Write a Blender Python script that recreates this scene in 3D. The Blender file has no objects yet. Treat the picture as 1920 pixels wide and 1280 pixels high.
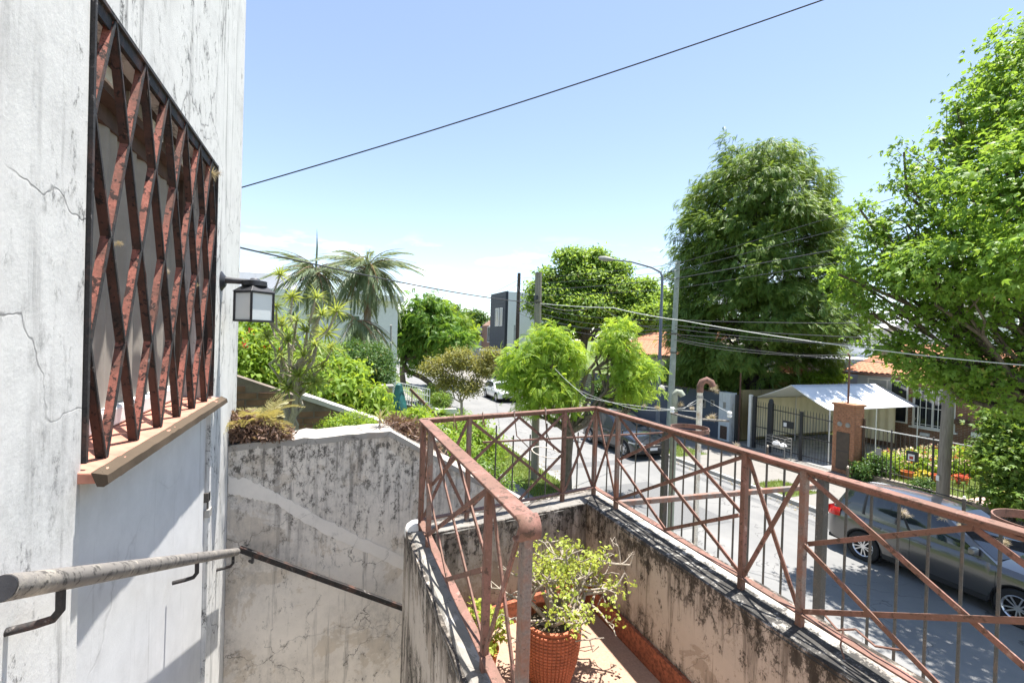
import bpy, math, random
import numpy as np
from mathutils import Vector, Matrix
R = math.radians
rng = np.random.default_rng(7)
random.seed(7)
scene = bpy.context.scene
col = scene.collection

# ------------------------------------------------------------------ camera
def vec(*a): return np.array(a, float)
def make_camera():
    yaw, pit, rol = R(21.7), R(.54), R(1.72)
    F = vec(math.sin(yaw)*math.cos(pit), math.cos(yaw)*math.cos(pit), -math.sin(pit))
    R0 = vec(math.cos(yaw), -math.sin(yaw), 0); U0 = np.cross(R0, F)
    Rr = math.cos(rol)*R0 + math.sin(rol)*U0
    U = -math.sin(rol)*R0 + math.cos(rol)*U0
    m = Matrix.Identity(4)
    for i in range(3):
        m[i][0], m[i][1], m[i][2] = Rr[i], U[i], -F[i]
    m[2][3] = 5.0
    cd = bpy.data.cameras.new('camera'); cd.sensor_width = 36; cd.lens = 36*853/1920
    cd.clip_start = .05; cd.clip_end = 3000
    co = bpy.data.objects.new('camera', cd); col.objects.link(co); co.matrix_world = m
    scene.camera = co
make_camera()

# ------------------------------------------------------------------ light
SUN = Vector((.19, .035, 1)).normalized()
ld = bpy.data.lights.new('sun', 'SUN'); ld.energy = 3.9; ld.angle = R(.55); ld.color = (1, .96, .9)
lo = bpy.data.objects.new('sun', ld); col.objects.link(lo); lo.location = (20, 10, 60)
lo.rotation_euler = (-SUN).to_track_quat('-Z', 'Y').to_euler()
world = bpy.data.worlds.new('World'); scene.world = world; world.use_nodes = True
def build_world():
    nt = world.node_tree; nt.nodes.clear()
    out = nt.nodes.new('ShaderNodeOutputWorld'); bg = nt.nodes.new('ShaderNodeBackground')
    sky = nt.nodes.new('ShaderNodeTexSky'); sky.sky_type = 'NISHITA'; sky.sun_disc = False
    sky.sun_elevation = math.asin(SUN.z); sky.sun_rotation = math.atan2(SUN.x, SUN.y)
    sky.air_density = 1.0; sky.dust_density = .15; sky.ozone_density = 1.6
    tc = nt.nodes.new('ShaderNodeTexCoord'); sep = nt.nodes.new('ShaderNodeSeparateXYZ')
    nt.links.new(tc.outputs['Generated'], sep.inputs[0])
    add = nt.nodes.new('ShaderNodeMath'); add.operation = 'ADD'; add.inputs[1].default_value = .12
    nt.links.new(sep.outputs[2], add.inputs[0])
    dv = nt.nodes.new('ShaderNodeVectorMath'); dv.operation = 'DIVIDE'
    cmb = nt.nodes.new('ShaderNodeCombineXYZ')
    for i in range(3): nt.links.new(add.outputs[0], cmb.inputs[i])
    nt.links.new(tc.outputs['Generated'], dv.inputs[0]); nt.links.new(cmb.outputs[0], dv.inputs[1])
    no = nt.nodes.new('ShaderNodeTexNoise'); no.inputs['Scale'].default_value = 1.9
    no.inputs['Detail'].default_value = 7; no.inputs['Roughness'].default_value = .58
    nt.links.new(dv.outputs[0], no.inputs['Vector'])
    r1 = nt.nodes.new('ShaderNodeMapRange'); r1.inputs[1].default_value = .53; r1.inputs[2].default_value = .68
    nt.links.new(no.outputs[0], r1.inputs[0])
    r2 = nt.nodes.new('ShaderNodeMapRange'); r2.inputs[1].default_value = .22; r2.inputs[2].default_value = .07
    nt.links.new(sep.outputs[2], r2.inputs[0])
    mu = nt.nodes.new('ShaderNodeMath'); mu.operation = 'MULTIPLY'
    nt.links.new(r1.outputs[0], mu.inputs[0]); nt.links.new(r2.outputs[0], mu.inputs[1])
    mx = nt.nodes.new('ShaderNodeMix'); mx.data_type = 'RGBA'
    pale = nt.nodes.new('ShaderNodeHueSaturation'); pale.inputs['Saturation'].default_value = .86; pale.inputs['Hue'].default_value = .503
    nt.links.new(sky.outputs[0], pale.inputs['Color'])
    nt.links.new(mu.outputs[0], mx.inputs[0]); nt.links.new(pale.outputs[0], mx.inputs[6])
    mx.inputs[7].default_value = (9.5, 9.6, 9.8, 1)
    nt.links.new(mx.outputs[2], bg.inputs[0]); bg.inputs[1].default_value = .079
    nt.links.new(bg.outputs[0], out.inputs[0])
build_world()
vs = scene.view_settings
vs.view_transform = 'Standard'; vs.look = 'None'; vs.gamma = 1; vs.use_curve_mapping = False
vs.exposure = 1.75

# ------------------------------------------------------------------ materials
class NB:
    def __init__(s, name):
        s.m = bpy.data.materials.new(name); s.m.use_nodes = True
        s.nt = s.m.node_tree; s.nt.nodes.clear()
        s.out = s.n('ShaderNodeOutputMaterial')
    def n(s, t, **kw):
        nd = s.nt.nodes.new(t)
        for k, v in kw.items(): setattr(nd, k, v)
        return nd
    def l(s, a, b): s.nt.links.new(a, b)
    def pos(s, scale=(1, 1, 1)):
        tc = s.n('ShaderNodeTexCoord'); mp = s.n('ShaderNodeMapping')
        mp.inputs['Scale'].default_value = scale; s.l(tc.outputs['Object'], mp.inputs[0]); return mp.outputs[0]
    def noise(s, v, scale, detail=5, rough=.6, dist=0):
        nd = s.n('ShaderNodeTexNoise'); nd.inputs['Scale'].default_value = scale
        nd.inputs['Detail'].default_value = detail; nd.inputs['Roughness'].default_value = rough
        nd.inputs['Distortion'].default_value = dist
        s.l(v, nd.inputs['Vector']); return nd.outputs[0]
    def rng(s, v, a, b, c=0., d=1.):
        nd = s.n('ShaderNodeMapRange')
        for i, x in enumerate((a, b, c, d)): nd.inputs[i+1].default_value = x
        s.l(v, nd.inputs[0]); return nd.outputs[0]
    def math(s, op, a, b):
        nd = s.n('ShaderNodeMath', operation=op)
        for i, x in enumerate((a, b)):
            if isinstance(x, (int, float)): nd.inputs[i].default_value = x
            else: s.l(x, nd.inputs[i])
        return nd.outputs[0]
    def mix(s, f, a, b, mode='MIX'):
        nd = s.n('ShaderNodeMix', data_type='RGBA', blend_type=mode)
        if isinstance(f, (int, float)): nd.inputs[0].default_value = f
        else: s.l(f, nd.inputs[0])
        for i, x in ((6, a), (7, b)):
            if isinstance(x, tuple): nd.inputs[i].default_value = (*x[:3], 1)
            else: s.l(x, nd.inputs[i])
        return nd.outputs[2]
    def finish(s, c, rough=.8, metal=0, bump=None, bstr=.3, bdist=.01, spec=.4, coat=0):
        p = s.n('ShaderNodeBsdfPrincipled')
        if isinstance(c, tuple): p.inputs['Base Color'].default_value = (*c[:3], 1)
        else: s.l(c, p.inputs['Base Color'])
        if isinstance(rough, (int, float)): p.inputs['Roughness'].default_value = rough
        else: s.l(rough, p.inputs['Roughness'])
        p.inputs['Metallic'].default_value = metal
        p.inputs['Specular IOR Level'].default_value = spec
        p.inputs['Coat Weight'].default_value = coat; p.inputs['Coat Roughness'].default_value = .06
        if bump is not None:
            b = s.n('ShaderNodeBump'); b.inputs['Strength'].default_value = bstr; b.inputs['Distance'].default_value = bdist
            s.l(bump, b.inputs['Height']); s.l(b.outputs[0], p.inputs['Normal'])
        s.l(p.outputs[0], s.out.inputs[0]); return s.m

def plain(name, c, rough=.7, var=.25, scale=6, metal=0, bump=.15, spec=.4, coat=0):
    b = NB(name); v = b.pos(); n = b.noise(v, scale)
    lo_ = tuple(x*(1-var) for x in c); hi = tuple(min(1, x*(1+var)) for x in c)
    n2 = b.noise(v, scale*6, 3)
    return b.finish(b.mix(b.rng(n, .3, .7), lo_, hi), rough, metal, n2 if bump else None, bump, .004, spec, coat)

def crack(b, v, scale, width, wob=.35):
    nd = b.n('ShaderNodeTexNoise'); nd.inputs['Scale'].default_value = scale*2.3; nd.inputs['Detail'].default_value = 5
    b.l(v, nd.inputs['Vector'])
    sub = b.n('ShaderNodeVectorMath', operation='MULTIPLY_ADD')
    b.l(nd.outputs['Color'], sub.inputs[0]); sub.inputs[1].default_value = (wob/scale*2,)*3; b.l(v, sub.inputs[2])
    vo = b.n('ShaderNodeTexVoronoi', feature='DISTANCE_TO_EDGE'); vo.inputs['Scale'].default_value = scale
    b.l(sub.outputs[0], vo.inputs['Vector'])
    return b.rng(vo.outputs['Distance'], 0, width, 1, 0)

def stucco(name, base, dirt, dark, dirt_amt=.5, dark_amt=.5, streak=.6, cracks=.8, cscale=1.1, flakes=None, bstr=.5, mould=()):
    """old lime render: limewash, crusty grey dirt, black lichen, drip streaks, hairline cracks; mould = (axis, from, to, weight) growth zones"""
    b = NB(name); v = b.pos()
    big = b.noise(v, 1.25, 6, .62); mid = b.noise(v, 6, 9, .74); fine = b.noise(v, 48, 5, .75); grit = b.noise(b.pos((1, 1, .6)), 19, 12, .82)
    vst = b.noise(b.pos((9, 9, .55)), 1.7, 9, .72); vclus = b.noise(b.pos((2.2, 2.2, .5)), 1.0, 4, .6)
    c = b.mix(b.rng(mid, .3, .7), tuple(x*.9 for x in base), tuple(min(1, x*1.06) for x in base))
    zone = None
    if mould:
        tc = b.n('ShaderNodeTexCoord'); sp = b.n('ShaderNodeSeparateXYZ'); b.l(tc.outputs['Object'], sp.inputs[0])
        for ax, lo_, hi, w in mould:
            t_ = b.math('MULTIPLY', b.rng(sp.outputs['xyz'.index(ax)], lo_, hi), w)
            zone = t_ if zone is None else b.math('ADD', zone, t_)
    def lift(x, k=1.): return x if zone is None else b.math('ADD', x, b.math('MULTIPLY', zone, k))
    if flakes:
        fl = b.noise(v, 2.6, 10, .72, .5)
        c = b.mix(b.math('MULTIPLY', b.rng(fl, .53, .555), .75), c, flakes)
    # grey dirt: broad film plus crisp grit
    t1 = .70-.24*dirt_amt
    film = b.rng(lift(big, .55), t1, t1+.2)
    f1 = b.math('MULTIPLY', film, b.rng(grit, .36, .60))
    c = b.mix(b.math('MULTIPLY', f1, .8), c, dirt)
    # drips
    t2 = .66-.16*streak
    f2 = b.math('MULTIPLY', b.rng(lift(vst, .35), t2, t2+.09), b.rng(lift(vclus, .5), .42, .58))
    c = b.mix(b.math('MULTIPLY', f2, .72), c, tuple((x+y)/2 for x, y in zip(dirt, dark)))
    # black crust
    t3 = .69-.16*dark_amt
    f3 = b.math('MULTIPLY', b.rng(lift(grit, .42), t3, t3+.05), b.rng(lift(b.noise(b.pos((1.6, 1.6, .6)), 1.5, 5, .6), .6), .45, .58))
    c = b.mix(b.math('MULTIPLY', f3, .86), c, dark)
    c = b.mix(b.math('MULTIPLY', b.rng(fine, .66, .72), .4*dark_amt), c, dirt)
    ck = crack(b, v, cscale, .005); ck = b.math('MULTIPLY', ck, b.rng(b.noise(v, 1.7, 4), .44, .54))
    halo = b.math('MULTIPLY', b.math('MULTIPLY', crack(b, v, cscale, .055), b.rng(grit, .50, .60)), b.rng(b.noise(v, 1.7, 4), .44, .54))
    c = b.mix(b.math('MULTIPLY', halo, .75*cracks), c, dark)
    c = b.mix(b.math('MULTIPLY', ck, cracks), c, tuple(x*.7 for x in dark))
    h = b.math('ADD', b.math('MULTIPLY', mid, .7), b.math('MULTIPLY', grit, .45))
    h = b.math('SUBTRACT', h, b.math('MULTIPLY', ck, .2))
    return b.finish(c, .92, 0, h, bstr, .006, .2)

def rusty(name, base, rust, dark, a=.45, chips=.5, pale=(.5, .38, .34)):
    b = NB(name); v = b.pos()
    n1 = b.noise(v, 9, 7, .7); n2 = b.noise(v, 38, 6, .7); n3 = b.noise(v, 150, 3, .6)
    c = b.mix(b.rng(n3, .35, .65), tuple(x*.8 for x in base), tuple(x*1.2 for x in base))
    c = b.mix(b.rng(n1, .65-a*.4, .85-a*.4), c, rust)
    c = b.mix(b.math('MULTIPLY', b.rng(n2, .70-chips*.2, .74-chips*.2), .9), c, dark)
    c = b.mix(b.math('MULTIPLY', b.rng(b.noise(v, 21, 6, .7), .62, .68), .5), c, pale)
    h = b.math('ADD', n2, b.math('MULTIPLY', n3, .5))
    return b.finish(c, .75, 0, h, .5, .003, .35)

def leafmat(name, a, b_, trans=.35, rough=.5, tcol=None):
    b = NB(name); g = b.n('ShaderNodeNewGeometry')
    r = g.outputs['Random Per Island']
    n = b.noise(b.pos(), 1.1, 3)
    f = b.math('ADD', b.math('MULTIPLY', r, .6), b.math('MULTIPLY', b.rng(n, .3, .7), .4))
    c = b.mix(f, a, b_)
    c = b.mix(b.math('MULTIPLY', b.rng(r, .955, .97), .7), c, (.24, .17, .05))
    c = b.mix(b.math('MULTIPLY', b.rng(r, .06, .03), .55), c, tuple(x*.45 for x in a))
    p = b.n('ShaderNodeBsdfPrincipled'); b.l(c, p.inputs['Base Color']); p.inputs['Roughness'].default_value = rough
    p.inputs['Specular IOR Level'].default_value = .3
    t = b.n('ShaderNodeBsdfTranslucent')
    tc = b.mix(.6, c, tcol or tuple(min(1, x*1.9) for x in (b_[0]*1.15, b_[1]*1.05, b_[2]*.5)))
    b.l(tc, t.inputs[0])
    ms = b.n('ShaderNodeMixShader'); ms.inputs[0].default_value = trans
    b.l(p.outputs[0], ms.inputs[1]); b.l(t.outputs[0], ms.inputs[2]); b.l(ms.outputs[0], b.out.inputs[0])
    return b.m

def bark(name, a, b_, sc=(9, 9, 2)):
    b = NB(name); n = b.noise(b.pos(sc), 2.2, 8, .7, .5)
    return b.finish(b.mix(b.rng(n, .32, .68), a, b_), .9, 0, n, .8, .02, .2)

def brickmat(name, c1, c2, mortar, sc=1., axes='XZ'):
    b = NB(name); tc = b.n('ShaderNodeTexCoord'); sp = b.n('ShaderNodeSeparateXYZ'); cm = b.n('ShaderNodeCombineXYZ')
    b.l(tc.outputs['Object'], sp.inputs[0])
    b.l(sp.outputs['XYZ'.index(axes[0])], cm.inputs[0]); b.l(sp.outputs['XYZ'.index(axes[1])], cm.inputs[1])
    br = b.n('ShaderNodeTexBrick'); b.l(cm.outputs[0], br.inputs['Vector'])
    br.inputs['Scale'].default_value = sc; br.inputs['Brick Width'].default_value = .24; br.inputs['Row Height'].default_value = .075
    br.inputs['Mortar Size'].default_value = .012; br.inputs['Color1'].default_value = (*c1, 1)
    br.inputs['Color2'].default_value = (*c2, 1); br.inputs['Mortar'].default_value = (*mortar, 1)
    n = b.noise(b.pos(), 4, 5)
    c = b.mix(b.rng(n, .35, .7, 0, .45), br.outputs['Color'], tuple(x*.5 for x in c1))
    return b.finish(c, .9, 0, br.outputs['Fac'], -.4, .01, .2)

M = {}
M['white_stucco'] = stucco('old_white_render', (.65, .645, .625), (.30, .295, .285), (.075, .075, .075), .85, .92, .85, .6, .75, bstr=.6)
M['panel_stucco'] = stucco('smooth_white_render', (.62, .62, .615), (.45, .44, .42), (.25, .24, .23), .55, .3, .55, .25, .6, bstr=.3)
M['grey_stucco'] = stucco('mouldy_grey_render', (.74, .68, .60), (.29, .268, .245), (.085, .076, .066), 1.0, .82, .7, .8, 1.9, flakes=(.58, .50, .40), bstr=.6, mould=(('z', 3.2, 4.3, .16),))
M['band_stucco'] = stucco('older_plaster_band', (.74, .69, .62), (.42, .39, .35), (.12, .11, .1), .6, .5, .3, .6, 1.9, bstr=.6)
M['parapet_stucco'] = stucco('weathered_parapet_render', (.50, .45, .395), (.17, .14, .11), (.03, .027, .024), .85, .75, .9, .8, 1.4, flakes=(.33, .28, .23), bstr=.7, mould=(('z', .34, .63, .27), ('z', .28, .14, .18)))
M['coping'] = stucco('mould_blackened_coping', (.26, .245, .22), (.07, .066, .062), (.022, .022, .021), 1.1, 1.0, .3, .4, 1.5, flakes=(.42, .40, .37), bstr=.9)
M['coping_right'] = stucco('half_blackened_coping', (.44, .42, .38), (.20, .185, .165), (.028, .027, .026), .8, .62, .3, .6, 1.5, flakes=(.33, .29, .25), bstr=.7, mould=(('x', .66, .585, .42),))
M['coping_grey'] = stucco('grey_mouldy_coping', (.25, .235, .215), (.12, .11, .1), (.03, .028, .027), .9, .9, .3, .6, 1.5, flakes=(.2, .18, .155), bstr=.8)
M['coping_pale'] = stucco('pale_worn_coping', (.36, .34, .31), (.18, .165, .15), (.045, .042, .04), .85, .8, .3, .6, 1.5, flakes=(.33, .29, .25), bstr=.8)
M['concrete'] = stucco('bare_concrete', (.46, .44, .41), (.25, .24, .22), (.08, .075, .07), .6, .3, .4, .3, 1)
M['rust_red'] = rusty('red_oxide_paint_rusting', (.25, .125, .10), (.17, .095, .07), (.08, .05, .036), .8, .7, (.44, .32, .27))
M['rust_worn'] = rusty('worn_paint_on_steel', (.20, .165, .145), (.24, .11, .07), (.07, .055, .05), .55, .5, (.42, .38, .34))
M['grille_red'] = rusty('red_oxide_with_black_flakes', (.36, .13, .095), (.17, .08, .06), (.022, .018, .017), .6, .85, (.46, .27, .22))
M['grille_shaded'] = rusty('flaking_black_paint_painted_shade', (.035, .026, .024), (.085, .04, .03), (.012, .011, .011), .7, .7, (.30, .15, .11))  # flaking dark paint, its colour also deepened as painted shade for down-facing segments
M['black_flake'] = rusty('black_flaking_paint', (.03, .028, .028), (.12, .06, .045), (.012, .012, .012), .35, .6, (.34, .31, .29))
M['black_iron'] = rusty('dark_iron', (.075, .068, .06), (.13, .09, .065), (.03, .028, .026), .4, .3, (.25, .23, .2))
M['pipe_cream'] = rusty('cream_paint_worn_off_pipe', (.37, .335, .28), (.18, .165, .15), (.06, .055, .05), .95, .8, (.62, .56, .45))
M['pipe_white'] = rusty('white_paint_peeling_pipe', (.70, .66, .58), (.42, .30, .2), (.2, .1, .06), .4, .3, (.75, .72, .66))
M['black_paint'] = plain('black_paint', (.03, .03, .034), .45, .3, 20)
M['terracotta'] = plain('terracotta', (.40, .125, .06), .75, .22, 14, bump=.3)
M['plinth'] = plain('red_granite_plinth', (.26, .085, .045), .7, .6, 60, bump=.5)
M['floor_tile'] = plain('pink_granite_floor', (.37, .24, .17), .6, .18, 90, bump=.2)
M['sill_tile'] = plain('red_sill_tile', (.45, .20, .14), .7, .25, 18, bump=.3)
M['sill_edge'] = stucco('sill_edge_cement', (.095, .07, .048), (.05, .04, .03), (.04, .035, .03), .7, .5, .2, .2, 3)
M['shutter'] = plain('beige_roller_shutter', (.30, .27, .235), .8, .12, 8)
M['white_paint'] = plain('white_paint', (.78, .77, .74), .5, .06, 5)
M['wood_dark'] = plain('dark_brown_wood', (.09, .055, .04), .7, .35, 10)
M['asphalt'] = None
def road_mat():
    b = NB('pale_worn_asphalt'); v = b.pos()
    n = b.noise(v, .6, 6, .65); f = b.noise(v, 45, 4, .7); tr = b.noise(b.pos((1.1, .06, 1)), 1.2, 3)
    c = b.mix(b.rng(n, .3, .7), (.165, .165, .163), (.215, .212, .205))
    c = b.mix(b.rng(tr, .45, .7, 0, .5), c, (.25, .245, .235))
    c = b.mix(b.math('MULTIPLY', b.rng(f, .55, .75), .35), c, (.10, .10, .10))
    ck = b.math('MULTIPLY', crack(b, v, .28, .006, .5), b.rng(n, .38, .5))
    c = b.mix(b.math('MULTIPLY', ck, .8), c, (.06, .06, .06))
    return b.finish(c, .85, 0, f, .3, .006, .3)
M['asphalt'] = road_mat()
M['road_patch'] = plain('repaired_asphalt', (.135, .135, .135), .9, .2, 30, bump=.4)
M['pavement'] = stucco('pavement_concrete', (.22, .208, .19), (.21, .2, .18), (.1, .095, .08), .5, .15, .1, .5, .45)
M['kerb'] = plain('kerb_concrete', (.33, .32, .30), .9, .2, 3, bump=.4)
M['soil'] = plain('earth', (.10, .08, .055), .95, .35, 3, bump=.6)
M['grass_soil'] = plain('grassy_earth', (.10, .135, .035), .95, .35, 2.5, bump=.6)
M['grass'] = leafmat('grass_blades', (.10, .17, .03), (.24, .30, .07), .3)
M['dry_grass'] = leafmat('dry_grass', (.26, .2, .11), (.42, .35, .22), .3)
M['tuft'] = leafmat('air_plant_grey', (.26, .21, .165), (.46, .40, .34), .25)
M['maple'] = leafmat('maple_leaves', (.085, .185, .028), (.23, .36, .065), .42)
M['conifer'] = leafmat('conifer_sprays', (.045, .115, .028), (.21, .31, .065), .3)
M['jacaranda'] = leafmat('jacaranda_leaves', (.12, .265, .035), (.36, .48, .08), .44)
M['jac_far'] = leafmat('street_tree_leaves', (.06, .15, .02), (.17, .29, .05), .38)
M['bigtree'] = leafmat('big_tree_leaves', (.10, .195, .035), (.25, .37, .08), .42)
M['bronze'] = leafmat('bronze_leaves', (.13, .155, .045), (.27, .26, .09), .4)
M['hedge'] = leafmat('hedge_leaves', (.035, .085, .022), (.10, .18, .04), .28)
M['shrub'] = leafmat('bright_shrub_leaves', (.11, .21, .02), (.26, .36, .05), .42)
M['shrub_mid'] = leafmat('mid_green_leaves', (.075, .15, .028), (.19, .29, .055), .38)
M['jade'] = leafmat('jade_leaves', (.22, .31, .05), (.45, .50, .12), .35, .4)
M['palm'] = leafmat('palm_leaflets', (.085, .125, .075), (.25, .30, .19), .3)
M['palm_dry'] = leafmat('dry_palm', (.20, .13, .08), (.33, .23, .15), .2)
M['dracaena'] = leafmat('dracaena_straps', (.10, .17, .04), (.32, .37, .11), .35)
M['fern'] = leafmat('yellow_fern', (.17, .18, .06), (.36, .31, .15), .3)
M['succulent'] = leafmat('dry_red_succulent', (.12, .06, .045), (.27, .19, .15), .2)
M['flower_red'] = leafmat('red_petals', (.36, .045, .03), (.5, .09, .05), .3)
M['flower_yellow'] = leafmat('yellow_petals', (.55, .42, .04), (.65, .52, .1), .3)
M['flower_mixed'] = leafmat('pale_petals', (.6, .25, .2), (.75, .65, .55), .3)
M['bark'] = bark('grey_brown_bark', (.07, .055, .042), (.20, .165, .13))
M['bark_dark'] = bark('dark_bark', (.04, .032, .026), (.11, .09, .07))
M['bark_pale'] = bark('pale_stems', (.25, .21, .165), (.46, .40, .33), (20, 20, 6))
M['pole_wood'] = bark('weathered_pole_wood', (.17, .15, .125), (.32, .29, .25), (14, 14, .8))
M['pole_concrete'] = plain('green_grey_concrete', (.30, .33, .29), .85, .2, 4)
M['post_green'] = plain('green_grey_pipe', (.26, .28, .225), .85, .25, 7)
M['lamp_metal'] = plain('blue_grey_lamp_metal', (.13, .15, .19), .5, .15, 5)
M['cable'] = plain('black_cable', (.05, .05, .055), .6, .1, 3)
M['cable_pale'] = plain('pale_cable', (.55, .55, .53), .6, .1, 3)
M['glass'] = NB('dark_glass').finish((.018, .022, .028), .04, 0, None, spec=.9)
M['lamp_glass'] = NB('frosted_lamp_glass').finish((.62, .66, .67), .25, 0, None, spec=.5)
M['paint_grey'] = NB('grey_car_paint').finish((.125, .12, .118), .28, .75, None, spec=.5, coat=1)
M['paint_dark'] = NB('dark_blue_grey_car_paint').finish((.028, .034, .045), .25, .5, None, spec=.5, coat=1)
M['paint_white'] = NB('white_car_paint').finish((.75, .76, .77), .3, 0, None, spec=.5, coat=.8)
M['rubber'] = plain('tyre_rubber', (.02, .02, .021), .85, .2, 30)
M['trim'] = plain('black_trim', (.018, .018, .02), .6, .2, 10)
M['alloy'] = NB('alloy_rim').finish((.62, .62, .63), .3, .85)
M['tail'] = NB('red_tail_light').finish((.55, .02, .02), .12, 0, spec=.6)
M['headlamp'] = NB('clear_head_lamp').finish((.55, .58, .6), .1, .3, spec=.8)
M['plate'] = plain('number_plate', (.7, .7, .7), .5, .05, 5)
M['chrome'] = NB('chrome').finish((.7, .7, .72), .12, 1)
M['tarp_white'] = plain('white_canopy_cloth', (.80, .82, .85), .7, .05, 2, bump=.05)
M['tarp_cream'] = plain('cream_canopy_curtain', (.80, .72, .54), .8, .08, 1.5)
M['green_sheet'] = plain('dark_teal_sheeting', (.02, .10, .095), .45, .5, 5, bump=.6)
M['blue_wall'] = stucco('slate_blue_wall', (.085, .10, .13), (.06, .065, .08), (.03, .03, .04), .4, .2, .4, .2, 1)
M['pillar_white'] = stucco('blotched_white_pillar', (.62, .65, .68), (.3, .32, .34), (.08, .08, .09), .7, .5, .8, .3, 2)
M['brick_pillar'] = plain('orange_brick', (.36, .17, .095), .85, .3, 12, bump=.4)
M['mortar'] = plain('mortar', (.30, .25, .2), .95, .2, 10, bump=.4)
M['brick_old'] = plain('old_dark_brick', (.15, .085, .055), .9, .45, 5, bump=.5)
M['mortar_dark'] = plain('dirty_mortar', (.16, .13, .105), .95, .3, 8, bump=.5)
M['brick_house'] = brickmat('house_brick', (.26, .13, .085), (.19, .095, .06), (.30, .25, .2), 1, 'YZ')
M['brick_red'] = brickmat('pink_brick', (.36, .15, .12), (.28, .12, .1), (.42, .34, .3), 1, 'YZ')
M['roof_tile'] = plain('orange_roof_tile', (.42, .19, .11), .85, .35, 9, bump=.4)
M['house_white'] = stucco('white_house_wall', (.74, .75, .76), (.5, .5, .5), (.3, .3, .3), .2, .05, .3, .1, .6)
M['house_beige'] = stucco('beige_house_wall', (.56, .51, .43), (.38, .34, .28), (.2, .18, .15), .35, .1, .4, .1, .6)
M['house_grey'] = stucco('grey_house_wall', (.46, .47, .49), (.33, .33, .34), (.2, .2, .2), .3, .1, .4, .1, .6)
M['house_black'] = plain('charcoal_cladding', (.035, .04, .052), .6, .2, 2)
M['meter'] = plain('grey_meter_box', (.28, .27, .25), .6, .2, 10)
M['door_brown'] = plain('brown_metal_door', (.075, .055, .042), .55, .2, 5)
M['path_pink'] = plain('pink_path', (.52, .36, .3), .9, .15, 8)
M['yellow_wall'] = stucco('ochre_pillar', (.42, .33, .17), (.22, .18, .11), (.07, .06, .04), .7, .4, .6, .3, 2)
M['orange_pot'] = plain('orange_pot', (.55, .16, .06), .7, .15, 10)

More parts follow.
